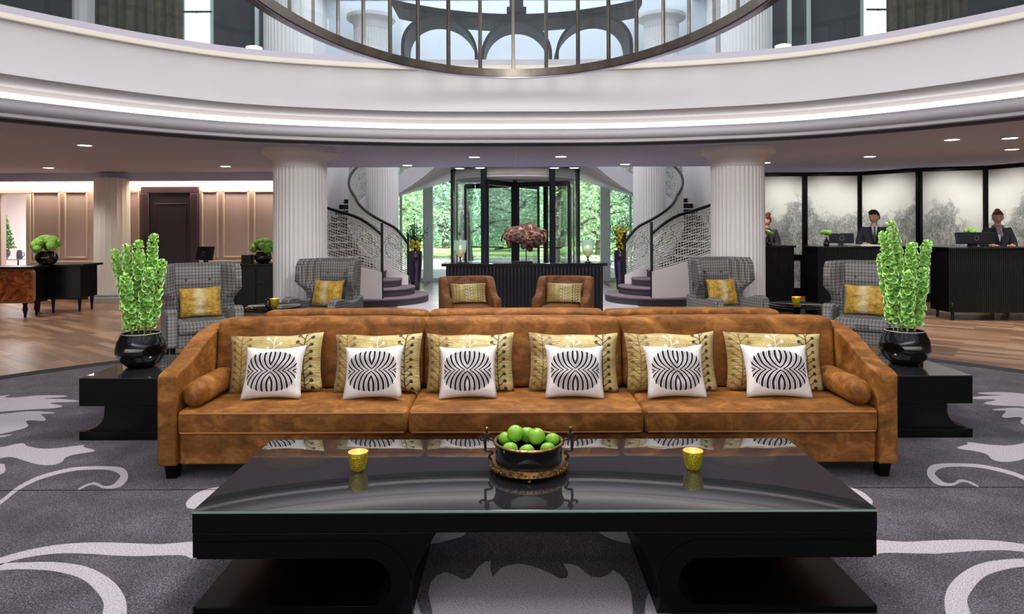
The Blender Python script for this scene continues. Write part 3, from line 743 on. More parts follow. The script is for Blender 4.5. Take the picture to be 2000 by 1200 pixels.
spots=[(0,-4.6,27,'framed by the left side glazing'),(1,-1.9,30,'behind the left half of the revolving door'),(0,1.7,28,'behind the right half of the revolving door'),(2,5.6,23.5,'close outside the right side glazing'),
       (1,4.3,34,'far off beyond the right side glazing'),(0,-7.5,35,'far off beyond the left side glazing'),(1,.2,38,'in the distance behind the animal sculpture'),(0,7.8,31,'half hidden behind the right staircase'),(2,-8.6,26,'half hidden behind the left staircase'),
       (1,-4.2,44,'across the lawn, left of the door'),(0,3.2,46,'across the lawn, right of the door'),(2,9.5,40,'across the lawn, farthest right')]
prot={}
for k,x,y,w in spots:
    nm,_,h,rad=TL[k]
    if k not in prot:
        o=thing('tree',nm+' '+w,'tree',(x,y,-.05),0,'trees outside the entrance'); tr,lf=tree_mesh(k+3,h,rad,k)
        tr.build('trunk',BARK,o,smooth=60); f=lf.build('foliage',LEAF[k],o,smooth=0,recalc=False,weld=False); f['kind']='stuff'; prot[k]=o
    else: dup(prot[k],(x,y,-.05),random.uniform(0,6),nm+' '+w)
hd=MB(); rn=random.Random(4)
for k in range(9000):
    c=Vector((rn.uniform(-16,16),49+rn.gauss(0,.5),abs(rn.gauss(0,1))*2.2)); s=rn.uniform(.12,.22)
    u=Vector((rn.gauss(0,1),rn.gauss(0,1),rn.gauss(0,1))).normalized(); w=u.orthogonal().normalized()
    hd.add([c-u*s,c+w*s*.6,c+u*s,c-w*s*.6],[(0,1,2,3)])
o=hd.build('hedge',LEAF[1],smooth=0,recalc=False,weld=False); tag(o,'long loose hedge closing off the lawn in the distance','hedge',kind='stuff')
# ================================================================== velvet sofas, back to back
def sofa(label, facing, W2, cush2):
    # local frame: front towards -y, y = 0 at the front face, x = 0 middle
    s=thing('velvet_sofa',label,'sofa',(0,0,0),0,'velvet sofas standing back to back')
    hw=2.229; aw=.118; dep=.80
    mb=MB(); mb.b2(-hw+aw,hw-aw,.03,dep,.085,.272); mb.build('base',VELVET,s,bevel=.012)
    prof=[(0,.085),(0,.615),(.015,.635),(.06,.648),(.15,.668),(.26,.705),(.36,.75),(.46,.79),(.56,.815),(.66,.832),(dep+.02,.842),(dep+.02,.085)]
    for sg in (-1,1):
        xa,xb=(-hw,-hw+aw) if sg<0 else (hw-aw,hw)
        mb=MB(); mb.prism(prof,'x',xa,xb); mb.build('arm',VELVET,s,bevel=.014,seg=3)
    mb=MB(); mb.b2(-hw+aw,hw-aw,.70,.88,.272,.845); mb.build('back_frame',VELVET,s,bevel=.02,seg=3)
    cuts=[(-hw+aw+.004,-.724),(-.718,.70),(.706,hw-aw-.004)]
    for a,b in cuts: cushion(a,b,-.004,.60,.275,.418,.022,.014).build('seat_cushion',VELVET,s,smooth=60)
    for a,b in cush2:
        c=cushion(a,b,.52,.70,.43,.885,.035,.012)
        c.v=[(x,y+(z-.43)*.13,z) for x,y,z in c.v]
        c.build('back_cushion',VELVET,s,smooth=60)
    for x in (-hw+.07,hw-.07):
        for y in (.06,dep-.08):
            mb=MB(); mb.lathe([(.042,0),(.055,.085)],4); o=mb.build('leg',BLACK,s,smooth=0,bevel=.004)
            o.location=(x,y,0); o.rotation_euler=(0,0,R(45))
    # piping along the seat fronts
    mb=MB()
    for a,b in cuts: mb.tube([(a+.02,-.012,.405),(b-.02,-.012,.405)],.006,6); mb.tube([(a+.02,-.008,.288),(b-.02,-.008,.288)],.005,6)
    mb.build('piping',PIPE,s,smooth=60)
    return s
SY=4.155
sA=sofa('long orange brown velvet sofa facing the black coffee table',-1,2.11,[(-2.108,-.70),(-.692,.655),(.663,2.108)])
sA.location=(XC,SY,.013)
sB=sofa('second orange velvet sofa, back to back behind the cushioned sofa',1,2.0,[(-1.92,-.61),(-.602,.72),(.728,1.95)])
sB.location=(XC,SY+2*.885,.013); sB.rotation_euler=(0,0,pi)
SEAT=.013+.418+.012
# bolsters
for sg,w in ((-1,'left'),(1,'right')):
    c=cushion(-.068,.068,0,.50,0,.142,.055,.008,3,6)
    o=c.build('bolster_cushion',VELVET,smooth=60); o.location=(XC+sg*(2.229-.118-.074),SY+.035,SEAT-.004); o.rotation_euler=(R(1.5),0,R(2*sg)); tag(o,'orange velvet bolster along the %s arm of the sofa'%w,'cushion','bolsters on the sofa')
# ------------------------------------------------------------------ pillows
def pillow(name,w,h,th,mat,label,cat='cushion',group=None,ears=.05,seed=0,n=22,parent=None,seamcol=None):
    rn=Vector((seed*3.7,seed*1.3,0)); vs=[];fs=[];uv=[]
    for sd in (-1,1):
        for j in range(n+1):
            for i in range(n+1):
                u=-1+2*i/n; v=-1+2*j/n
                x=w/2*u*(1-ears*(1-v*v)**1.0); z=h/2*v*(1-ears*1.2*(1-u*u))
                t=max(0,(1-abs(u)**2.6))**.55*max(0,(1-abs(v)**2.6))**.55
                wr=noise.noise(Vector((u*2.2,v*2.2,sd))+rn)*.25+ noise.noise(Vector((u*6,v*4,sd+5))+rn)*.10
                y=sd*th/2*t*(1+wr)
                z+=.012*noise.noise(Vector((u*1.5,0,7))+rn)*(v+1)/2
                vs.append((x,y,z+h/2)); uv.append((i/n,j/n))
    N=(n+1)*(n+1)
    for sd in (0,1):
        for j in range(n):
            for i in range(n):
                a=sd*N+j*(n+1)+i; qd=(a,a+1,a+n+2,a+n+1); fs.append(qd if sd==0 else qd[::-1])
    mb=MB(); mb.add(vs,fs); o=mb.build(name,mat,smooth=80,uv=uv,recalc=False)
    # close the rim
    bm=bmesh.new(); bm.from_mesh(o.data); bmesh.ops.remove_doubles(bm,verts=[v for v in bm.verts if v.is_boundary],dist=2e-4); bm.to_mesh(o.data); bm.free()
    for p in o.data.polygons: p.use_smooth=True
    tag(o,label,cat,group); return o
def zebra():
    t=NT('white_linen_zebra_medallion'); u,v,_=t.xyz(t.co('UV'))
    x=t.m('ABSOLUTE',t.m('MULTIPLY',t.m('SUBTRACT',u,.5),2)); y=t.m('ABSOLUTE',t.m('MULTIPLY',t.m('SUBTRACT',v,.5),2))
    g=t.m('MULTIPLY',t.m('SUBTRACT',1,t.m('EXPONENT',t.m('MULTIPLY',y,-4.2))),.38)
    g=t.m('SUBTRACT',g,t.m('MULTIPLY',t.m('POWER',t.m('MAXIMUM',t.m('SUBTRACT',y,.35),0),2),.25))
    p=t.m('SUBTRACT',x,g)
    s1=t.m('SINE',t.m('ADD',t.m('MULTIPLY',p,2*pi/.17),-2.2)); s2=t.m('SINE',t.m('ADD',t.m('MULTIPLY',p,2*pi/.0567),1.2))
    blk=t.m('MULTIPLY',t.m('GREATER_THAN',s1,.5),1); gry=t.m('GREATER_THAN',s2,.2)
    r=t.m('ADD',t.m('POWER',t.m('DIVIDE',x,.88),2.3),t.m('POWER',t.m('DIVIDE',y,.82),2.6))
    r=t.m('ADD',r,t.m('MULTIPLY',s2,.05))
    ins=t.m('LESS_THAN',r,1)
    base=t.mix(t.noise(120,2),rgb(214,206,206),rgb(232,226,224))
    c=t.mix(t.m('MULTIPLY',gry,ins),base,rgb(112,106,110)); c=t.mix(t.m('MULTIPLY',blk,ins),c,rgb(22,18,22))
    t.set(col=c,rough=.85,spec=.1); t.bump(t.m('ADD',t.noise(9,3),t.m('MULTIPLY',t.noise(300,1),.1)),.35,.012); return t.mat
ZEB=zebra()
def goldleaf(side=1):
    t=NT('gold_silk_with_branches'); u,v,_=t.xyz(t.co('UV'))
    def branch(u0,w,n,ph):
        d=t.m('SUBTRACT',u,u0); ad=t.m('ABSOLUTE',d)
        stem=t.m('LESS_THAN',ad,.006)
        k=t.m('SUBTRACT',t.m('MULTIPLY',v,n),t.m('MULTIPLY',ad,n*1.25)); k=t.m('FRACT',t.m('ADD',k,t.m('MULTIPLY',t.m('GREATER_THAN',d,0),ph)))
        vein=t.m('MULTIPLY',t.m('LESS_THAN',k,.16),t.m('LESS_THAN',ad,w))
        # berries at the end of every vein
        kb=t.m('ADD',t.m('SUBTRACT',t.m('MULTIPLY',v,n),w*n*1.25),t.m('MULTIPLY',t.m('GREATER_THAN',d,0),ph)); k2=t.m('ABSOLUTE',t.m('SUBTRACT',t.m('FRACT',t.m('ADD',kb,.42)),.5)); dy=t.m('MULTIPLY',k2,.65/n)
        ber=t.m('LESS_THAN',t.m('ADD',t.m('POWER',dy,2),t.m('POWER',t.m('SUBTRACT',ad,w),2)),.00042)
        return stem,vein,ber
    mottled=t.noise(7,4)
    base=t.ramp(mottled,[(.3,rgb(150,128,66)),(.55,rgb(190,170,108)),(.75,rgb(214,196,140))])
    # gold fades in towards the left end
    base=t.mix(t.m('MULTIPLY',t.m('MAXIMUM',t.m('SUBTRACT',.3,u),0),2.2),base,rgb(150,106,38))
    s,vn,b=branch(.83,.075,8,.5)
    c=t.mix(t.m('MAXIMUM',s,t.m('MAXIMUM',vn,b)),base,rgb(48,46,40))
    s,vn,b=branch(.14,.09,8,.5)
    c=t.mix(t.m('MULTIPLY',t.m('MAXIMUM',s,t.m('MAXIMUM',vn,b)),.8),c,rgb(92,70,26))
    s,vn,b=branch(.5,.07,6,.5)
    c=t.mix(t.m('MAXIMUM',t.m('MAXIMUM',s,t.m('MULTIPLY',vn,.6)),b),c,rgb(222,216,204))
    t.set(col=c,rough=.42,spec=.4,sheen=.2)
    wr=t.noise(5,4,vec=t.mapv(t.co('UV'),(1.6,4.5,1)),dist=.8)
    t.bump(wr,.55,.02); return t.mat
GLD=goldleaf()
def yellowsilk():
    t=NT('yellow_gold_silk'); u,v,_=t.xyz(t.co('UV'))
    d=t.m('ABSOLUTE',t.m('SUBTRACT',u,.47)); pale=t.m('MAXIMUM',t.m('SUBTRACT',1,t.m('MULTIPLY',d,5.5)),0)
    nz=t.noise(22,5,dist=1); base=t.ramp(nz,[(.35,rgb(150,112,22)),(.6,rgb(196,156,52))])
    c=t.mix(t.m('MULTIPLY',pale,t.m('MULTIPLY',t.noise(30,4),1.5)),base,rgb(214,200,160))
    t.set(col=c,rough=.4,spec=.4,sheen=.2); t.bump(t.noise(5,4,vec=t.mapv(t.co('UV'),(2,4,1)),dist=.8),.5,.02); return t.mat
YEL=yellowsilk()
def lean(o,x,yb,zb,tilt,rz=0,ry=0):
    o.location=(x,yb,zb); o.rotation_euler=(R(-tilt),R(ry),R(rz)); return o
PW=['first from the left end','second from the left, on the left seat','third from the left, on the middle seat','fourth from the left, on the middle seat','fifth from the left, on the right seat','last at the right end']
GP=[(449,632,-2.6),(652,823,0),(832,1004,-.6),(1030,1206,1.2),(1221,1398,-.8),(1414,1604,1.0)]
for k,(a,b,ry) in enumerate(GP):
    D=4.60; X=((a+b)/2-CX)*D/F; w=(b-a)*D/F
    o=pillow('gold_pillow',w*1.0,.385,.15,GLD,'wide gold branch-patterned sofa pillow, '+PW[k],'pillow','gold pillows on the sofa',seed=k,ears=.06)
    lean(o,X,SY+.405,SEAT,14,rz=(k-2.5)*-.6,ry=ry*.8)
WP=[(472,592,-1.4),(670,787,-2),(856,971,-1.2),(1062,1179,1.4),(1260,1378,0),(1451,1583,1.6)]
for k,(a,b,ry) in enumerate(WP):
    D=4.42; X=((a+b)/2-CX)*D/F; w=(b-a)*D/F
    o=pillow('zebra_pillow',w,.345,.13,ZEB,'square white zebra-medallion sofa pillow, '+PW[k],'pillow','zebra medallion pillows on the sofa',seed=k+20,ears=.085)
    lean(o,X,SY+.215,SEAT,24,ry=ry)
# ================================================================== black coffee table
ct=thing('coffee_table','long black lacquer coffee table with a dark glass top in front of the sofa','coffee table',(.085,2.716,.013))
TH=.425-.013; TW=2.694/2; TD=.90
mb=MB(); mb.b2(-TW,TW,.0,TD,TH-.010,TH); 
GT=NT('dark_glass_top'); GT.set(col=rgb(38,39,42),rough=.015,spec=.7,coat=.4,coatr=.01); 
mb.build('glass_top',GT.mat,ct,bevel=.002)
mb=MB(); mb.b2(-TW+.001,TW-.001,-.001,.002,TH-.0095,TH-.001); mb.build('glass_edge',M('green_glass_edge',rgb(120,150,140),.1,emit=None) if False else M('green_glass_edge',rgb(130,158,150),.1),ct)
mb=MB(); mb.b2(-TW,TW,.0,TD,TH-.088,TH-.0105); mb.build('apron',BLACK,ct,bevel=.003)
zt,zb,zp=TH-.088,.238-.013,.032
for sg in (-1,1):
    # C shaped leg, open towards the outside, run through the depth of the table
    xo=TW; xi=.46+.0; rc=(zb-zp)/2; xc=.66
    P=[(xo,zt-.0005),(xo,zb)]
    P+=[(xc+ -rc*sin(R(180*i/16)), (zb+zp)/2+rc*cos(R(180*i/16))) for i in range(17)]
    P+=[(xo,zp),(xo,0),(xi+.02,0),(xi+.035,.05),(xi+.03,.12),(xi+.01,.18),(xi-.03,.25),(xi-.075,zt-.0005)]
    P=[(x*sg,z) for x,z in P]
    mb=MB(); mb.prism(P,'y',.004,TD-.004); lg=mb.build('leg',BLACK,ct,smooth=30,bevel=.003)
    mb=MB(); mb.b2(sg*(xo-.03),sg*xc-sg*.0,TD-.03,TD-.006,zp-.01,zb+.01); mb.b2(sg*(xc-.06),sg*(xc+.01),TD-.03,TD-.006,zp,zb); mb.build('back_panel',BLACK,lg)
    # raised C moulding on the front face
    O=[(xo-.02,zt-.035)]+[(xc-(rc+.075)*sin(R(180*i/16)),(zb+zp)/2+(rc+.07)*cos(R(180*i/16))) for i in range(9)]+[(xc-(rc+.07)*sin(R(180*i/16)),(zb+zp)/2+(rc+.012)*cos(R(180*i/16))) for i in range(9,17)]+[(xo-.02,zp-.006)]
    I=[(xo-.02,zb)]+[(xc-rc*sin(R(180*i/16)),(zb+zp)/2+rc*cos(R(180*i/16))) for i in range(17)]+[(xo-.02,zp)]
    A=[(x*sg,.004,z) for x,z in O]; B=[(x*sg,-.004,z) for x,z in O]; C2=[(x*sg,-.004,z) for x,z in I]; D2=[(x*sg,.004,z) for x,z in I]
    n=min(len(O),len(I)); 
    def res(P,n):
        return [P[min(len(P)-1,round(i*(len(P)-1)/(n-1)))] for i in range(n)]
    mb=MB(); mb.sheet([res(A,20),res(B,20),res(C2,20),res(D2,20)]); mb.build('moulding',BLACK,lg,smooth=30)
# ------------------------------------------------------------------ fruit bowl and candles
TZ=.425
bw=at(1031,918,3.16)
fb=thing('fruit_bowl','black round bowl on an ornate brass stand with scrolled handles on the coffee table','bowl',(bw.x,3.16,TZ))
mb=MB(); mb.lathe([(.150,.030),(.152,.055),(.153,.122),(.157,.130),(.150,.130),(.146,.122),(.140,.06),(.001,.055)],48); mb.build('bowl',BLACKG,fb,smooth=40)
mb=MB(); mb.lathe([(.150,.124),(.160,.127),(.162,.133),(.156,.139),(.148,.137),(.145,.130),(.150,.124)],56,cap=False); mb.build('rim',BRASS,fb,smooth=60)
mb=MB(); mb.lathe([(.150,.022),(.176,.020),(.182,.026),(.180,.034),(.172,.040),(.168,.048),(.155,.050)],56)
for k in range(64):
    a=2*pi*k/64; mb.sphere((.1775*cos(a),.1775*sin(a),.031+.004*(k%2)),.0062,6,4)
mb.build('stand_ring',BRASS,fb,smooth=50)
for k in range(4):
    a=2*pi*k/4-pi/2; mb=MB(); mb.sphere((.17*cos(a),.17*sin(a),.0105),.0105,12,8); mb.build('ball_foot',BRASS,fb)
HB=M('dark_bronze',rgb(58,48,40),.35,.8)
for sg in (-1,1):
    mb=MB(); X=lambda v: v*sg
    mb.tube(crom([(X(.168),0,.045),(X(.180),0,.058),(X(.176),0,.070),(X(.166),0,.078),(X(.178),0,.088),(X(.196),0,.090),(X(.198),0,.105),(X(.198),0,.132),(X(.194),0,.142)],5),.006,8)
    mb.tube(crom([(X(.155),0,.132),(X(.168),0,.140),(X(.180),0,.142),(X(.190),0,.158)],5),.0055,8)
    mb.tube(crom([(X(.190),0,.158),(X(.198),0,.144),(X(.212),0,.138),(X(.222),0,.146),(X(.216),0,.152)],5),.0055,8)
    mb.tube([(X(.178),0,.166),(X(.204),0,.166)],.0075,8); mb.tube([(X(.182),0,.158),(X(.200),0,.158)],.006,8); mb.tube([(X(.191),0,.158),(X(.191),0,.178)],.005,8)
    h=mb.build('handle',HB,fb,smooth=60)
    mb=MB(); mb.sphere((X(.191),0,.188),.0105,14,10); mb.build('finial',BRASS,h)
FR=M('green_fruit_skin',rgb(142,190,60),.38,n=(9,rgb(112,172,40)),spec=.4,sss=.05)
STM=M('fruit_stem',rgb(40,50,20),.7)
def fruit(r,loc,label,tl):
    o=thing('green_fruit',label,'fruit',loc,random.uniform(0,6),'green fruit in the bowl')
    f=lambda d: 1-.10*max(0,d.z-.75)*3-.05*max(0,-d.z-.8)*3+.015*cos(5*math.atan2(d.y,d.x))*(1-d.z*d.z)
    mb=MB(); mb.sphere((0,0,0),(r,r,r*.97),24,16,fn=f); mb.build('flesh',FR,o,smooth=80)
    mb=MB(); mb.tube([(0,0,r*.84),(0,0,r*.93)],r*.09,8); mb.build('stem',STM,o)
    o.rotation_euler=(R(tl[0]),R(tl[1]),random.uniform(0,6)); return o
fx,fy=bw.x,3.16
for (dx,dy,dz,r,lb,tl) in (
  (-.060,.0,.172,.0375,'big green fruit on top of the bowl pile, left',(25,-10)),(.036,-.018,.164,.0385,'big green fruit on top of the bowl pile, right',(-12,8)),
  (-.105,.022,.138,.034,'green fruit at the left inside wall of the bowl',(10,30)),(-.085,-.082,.124,.035,'green fruit at the front left rim of the bowl',(20,0)),
  (-.010,-.102,.120,.035,'green fruit at the front middle rim of the bowl',(30,10)),(-.006,.055,.15,.036,'green fruit half hidden between the two top ones',(0,0)),
  (.108,.012,.136,.034,'green fruit at the right inside wall of the bowl',(15,-20)),(.084,-.070,.120,.034,'green fruit at the front right rim of the bowl',(-10,10)),(.045,.085,.13,.035,'green fruit at the back of the bowl',(0,12))):
    fruit(r,(fx+dx,fy+dy,TZ+dz-.004),lb,tl)
MERC=NT('gold_mercury_glass'); vn=MERC.node('ShaderNodeTexVoronoi'); MERC.put(vn.inputs['Vector'],MERC.co()); vn.inputs['Scale'].default_value=160
MERC.set(col=MERC.ramp(vn.outputs['Distance'],[(.15,rgb(226,206,70)),(.5,rgb(120,120,10))]),rough=.22,metal=.7,emit=rgb(200,170,40),estr=.12); MERC.bump(vn.outputs['Distance'],.6,.004); MERC=MERC.mat
COPI=M('gold_inner_glass',rgb(226,150,96),.25,.6,emit=rgb(255,170,90),estr=1.3)  # candle glow is put into the inner glass as emission
def votive(loc,label,sc=1,grp='candle cups'):
    o=thing('candle_holder',label,'candle holder',loc,0,grp)
    mb=MB(); mb.lathe([(.001,0),(.026,0),(.034,.012),(.040,.035),(.044,.060),(.046,.082),(.045,.084)],40,cap=False); mb.build('cup',MERC,o,smooth=60)
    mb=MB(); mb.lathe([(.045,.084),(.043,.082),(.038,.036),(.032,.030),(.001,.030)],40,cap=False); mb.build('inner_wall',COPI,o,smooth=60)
    mb=MB(); mb.lathe([(.030,.030),(.030,.044),(.001,.044)],24); c=mb.build('candle',WAX,o)
    mb=MB(); mb.sphere((0,0,.058),(.004,.004,.012),8,6); mb.build('flame',FLAME,c)
    if sc!=1: o.scale=(sc,)*3
    return o
v0=votive((at(698,905,3.17).x,3.17,TZ),'gold mercury glass candle cup on the coffee table, left of the fruit bowl',grp='gold candle cups on the coffee table')
dup(v0,(at(1352,905,3.17).x,3.17,TZ),.7,'gold mercury glass candle cup on the coffee table, right of the fruit bowl')
# ================================================================== end tables with flower pots
for sg,w in ((-1,'left'),(1,'right')):
    xo=3.19 if sg<0 else 3.20; xi=2.30
    et=thing('end_table','low black lacquer end table with mirror-like top at the %s end of the sofa'%w,'end table',(XC+sg*(xo+xi)/2,4.94,.013)); hw=(xo-xi)/2
    mb=MB(); mb.b2(-hw,hw,0,.9,.437,.444); mb.build('glass_top',GT.mat,et,bevel=.002)
    mb=MB(); mb.b2(-hw,hw,0,.9,.243,.4365); mb.build('top_slab',BLACK,et,bevel=.004)
    P=[]
    for s2 in (1,-1):
        arcp=[(hw-.17+.17*(1-cos(R(90*i/10))) if False else hw-.01-.16*cos(R(90*i/10)) if False else hw-.165+.155*(1-cos(R(90*i/10)))**1.0, .243-.055-(.243-.055-.062)*sin(R(90*i/10))) for i in range(11)]
        pts=[(hw-.165,.243),(hw-.165,.21)]+[(hw-.165+.155*(1-cos(R(90*i/10))),.19-(.19-.062)*sin(R(90*i/10))) for i in range(11)]
        P+= [(x*s2,z) for x,z in (pts if s2==1 else pts[::-1])]
    mb=MB(); mb.prism(P,'y',.03,.87); mb.build('curved_base',BLACK,et,smooth=40)
    mb=MB(); mb.b2(-hw,hw,0,.9,0,.0618); mb.build('plinth',BLACK,et,bevel=.004)
# ================================================================== bells of ireland in black pots
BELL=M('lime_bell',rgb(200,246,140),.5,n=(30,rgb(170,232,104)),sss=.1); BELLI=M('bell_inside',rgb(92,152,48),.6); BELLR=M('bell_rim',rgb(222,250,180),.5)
STEMM=M('pale_stem',rgb(150,170,90),.6); SOIL=M('potting_moss',rgb(40,40,22),.95,n=(60,rgb(70,72,30)),bump=(60,.8))
WRIM=M('pale_rim',rgb(196,196,196),.2)
def bells(mb,p,d,r,s):
    "one bell-shaped calyx at p opening along d"
    u=d.orthogonal().normalized(); w=d.cross(u); n=9
    rings=[]
    for k,(rr,dd) in enumerate(((.25,0),(.62,.35),(1.0,.95),(1.12,1.02))):
        rings.append([p+d*dd*s+(u*cos(2*pi*i/n)+w*sin(2*pi*i/n))*rr*r for i in range(n)])
    o=len(mb.v); 
    for k in range(2): mb.add(rings[k]+rings[k+1],[(i,(i+1)%n,n+(i+1)%n,n+i) for i in range(n)],0)
    mb.add(rings[2]+rings[3],[(i,(i+1)%n,n+(i+1)%n,n+i) for i in range(n)],2)
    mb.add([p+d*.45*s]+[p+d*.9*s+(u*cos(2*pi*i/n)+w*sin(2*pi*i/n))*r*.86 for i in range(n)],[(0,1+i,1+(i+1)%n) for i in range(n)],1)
def pot_plant(loc,label,stalks,seed):
    o=thing('potted_bell_flower',label,'plant',loc); rn=random.Random(seed)
    k=1.0
    mb=MB(); mb.lathe([(.001,0),(.085,.0),(.10,.006),(.150,.05),(.180,.105),(.183,.14),(.170,.195),(.150,.235),(.141,.258),(.134,.258),(.140,.235),(.150,.2)],56,cap=False); mb.build('pot',BLACKG,o,smooth=60)
    mb=MB(); mb.tube([(.138*cos(2*pi*i/48),.138*sin(2*pi*i/48),.259) for i in range(48)],.0035,6,closed=True); mb.build('rim',WRIM,o,smooth=60)
    mb=MB(); mb.lathe([(.142,.236),(.10,.25),(.001,.262)],32,cap=False); mb.build('moss',SOIL,o,smooth=60)
    for (bx,by,tx,ty,hh) in stalks:
        b=Vector((bx,by,.24)); t=Vector((tx,ty,hh)); mid=(b+t)/2+Vector((-.15*(tx-bx),0,.0))+Vector((0,0,.04))
        P=crom([b,b.lerp(mid,.6),mid.lerp(t,.45),t],8); L=len(P)
        mb=MB(); mb.tube(P,.0045,6); s=mb.build('stalk',STEMM,o,smooth=60)
        mb=MB(); nW=int((t-b).length/.040)
        for w in range(nW):
            f=.16+.84*w/nW; q=f*(L-1); i=min(L-2,int(q)); p=P[i].lerp(P[i+1],q-i)+Vector((rn.uniform(-.006,.006),rn.uniform(-.006,.006),0)); ax=(P[i+1]-P[i]).normalized()
            top=(w/nW); r=.0225*(1-.62*max(0,(top-.45)/.55))*(1 if top>.12 else .7); u=ax.orthogonal().normalized(); v=ax.cross(u); nb=6 if top<.7 else (5 if top<.85 else 4)
            for j in range(nb):
                a=2*pi*j/nb+w*.55+rn.uniform(-.2,.2); d=(u*cos(a)+v*sin(a)+ax*(.35+.5*max(0,top-.6))+Vector((0,0,rn.uniform(-.45,.35)))).normalized()
                bells(mb,p+d*.012,d,r*rn.uniform(.78,1.15),(.038 if top<.6 else .036-.018*(top-.6)/.4)*rn.uniform(.85,1.15))
        mb.sphere(P[-1],.014,8,6)
        mb.build('bells',[BELL,BELLI,BELLR],s,smooth=60,recalc=False,weld=False)
    return o
EZ=.013+.444
lx=at(275,700,5.36); rx=at(1766,700,5.36)
pot_plant((lx.x,5.36,EZ),'black glossy pot of tall lime green bell flower spikes on the left end table',
 [(-.07,0,-.205,0,.90),(-.04,-.04,-.095,-.03,.94),(0,-.03,.005,-.04,.97),(.02,.03,.095,.02,1.02),(.07,0,.17,0,.82),(-.05,.05,-.13,.06,.80),(.05,-.05,.10,-.06,.76),(0,.06,-.03,.08,.84),(-.03,-.08,-.06,-.12,.72)],3)
pot_plant((rx.x,5.36,EZ),'black glossy pot of tall lime green bell flower spikes on the right end table',
 [(-.06,-.02,-.185,-.02,1.02),(-.02,0,-.10,0,1.10),(.01,-.03,.035,-.03,.93),(.03,.03,.085,.03,.93),(.07,0,.18,0,.95),(-.06,.04,-.15,.06,.84),(.05,-.05,.12,-.06,.74),(0,.06,0,.08,.82),(-.02,-.07,-.03,-.1,.72)],11)
# ================================================================== wing chairs
def wing_chair(name,label,loc,rz):
    c=thing('wing_chair',label,'armchair',loc,rz,'grey checked wing chairs')
    # front towards -y ; outer shell: back with wings, seen as one curved upholstered sheet
    rows=[]; Hh=1.09
    def outline(z):  # how far the wing reaches forward at this height
        if z>.78: return .30-.06*max(0,(z-1.0)/.09)
        if z>.60: return .30-.17*sin((.78-z)/.18*pi/2)
        return .13
    def half(z): # half width
        if z>.80: return .435
        if z>.60: return .435-.075*sin((.80-z)/.20*pi/2)
        return .36
    zs=[.20,.35,.48,.56,.60,.64,.68,.72,.76,.80,.86,.93,1.0,1.05,1.08,Hh]
    def sect(z,off,inn):
        hw=half(z)-off; d=outline(z); yb=.33+.10*(z-.4)-off*(1 if inn else 1)
        r=.12; P=[]
        yf=yb-d-.10
        q=hw-.10; fl_=lambda y: hw-(.10*max(0,min(1,(y-yf)/max(.05,(yb-r-yf)))))
        P.append((-fl_(yf),yf,z)); P.append((-fl_((yf+yb-r)/2),(yf+yb-r)/2,z)); P.append((-q,yb-r,z)); hw0=hw; hw=q
        for k in range(1,5): a=R(180-90*k/4); P.append((-hw+r+r*cos(a),yb-r+r*sin(a),z))
        for k in range(1,8): P.append((-hw+r+(2*hw-2*r)*k/8,yb,z))
        for k in range(0,5): a=R(90-90*k/4); P.append((hw-r+r*cos(a),yb-r+r*sin(a),z))
        hw=hw0; P.append((fl_((yf+yb-r)/2),(yf+yb-r)/2,z)); P.append((fl_(yf),yf,z)); return P
    mb=MB(); rings=[]
    for z in zs:
        k=max(0,(z-1.03)/.06); sh=.02*k*k
        o=sect(z,.0+sh,False); i=sect(z,.065-sh*.9,True)
        i=[(x,max(y,o[0][1]+.0)-(.0),zz) for x,y,zz in i]
        rings.append(o+i[::-1])
    mb.loft(rings); mb.build('back_shell',TWEED,c,smooth=55)
    # inner back cushion
    mb=cushion(-.335,.335,.225,.31,.40,1.085,.03,.008,10,2); mb.v=[(x,y+.10*(z-.42),z) for x,y,z in mb.v]; bc=mb.build('back_cushion',TWEED,c,smooth=60)
    for x in (-.13,.13):
        mb=MB(); mb.sphere((x,.268,.90),(.016,.014,.016),10,6); mb.build('button',TWEED,bc)
    # arms with a rising scroll
    for sg in (-1,1):
        prof=[(.30,.20),(.30,.62),(.22,.60),(.12,.565),(.02,.56),(-.08,.585),(-.18,.615),(-.27,.62),(-.335,.60),(-.36,.56),(-.36,.20)]
        mb=MB(); a,b=(-.40,-.285) if sg<0 else (.285,.40); mb.prism(prof,'x',a,b); mb.build('arm',TWEED,c,smooth=50,bevel=.022,seg=3)
    mb=MB(); mb.b2(-.29,.29,-.34,.28,.19,.34); mb.build('seat_base',TWEED,c,bevel=.015)
    cushion(-.283,.283,-.37,.20,.335,.455,.035,.02,8,6).build('seat_cushion',TWEED,c,smooth=60)
    for x in (-.33,.33):
        for y in (-.29,.28):
            mb=MB(); mb.lathe([(.016,0),(.03,.20)],8,c=(x,y,0)); mb.build('leg',BLACKW,c)
    return c
ZR=.012
LFp=(at(393,600,7.95).x,7.95,ZR); LBp=(at(633,600,8.9).x,8.9,ZR); RBp=(at(1417,600,8.9).x,8.9,ZR); RFp=(at(1688,600,7.95).x,7.95,ZR)
CHL=[('grey checked wing chair behind the left pot of green flower spikes',LFp,32),('grey checked wing chair in front of the left white column',LBp,-20),('grey checked wing chair in front of the right white column',RBp,20),('grey checked wing chair behind the right pot of green flower spikes',RFp,-34)]
c0=None
for lb,p,a in CHL:
    if c0 is None: c0=wing_chair('wing_chair',lb,p,R(a))
    else: dup(c0,p,R(a),lb)
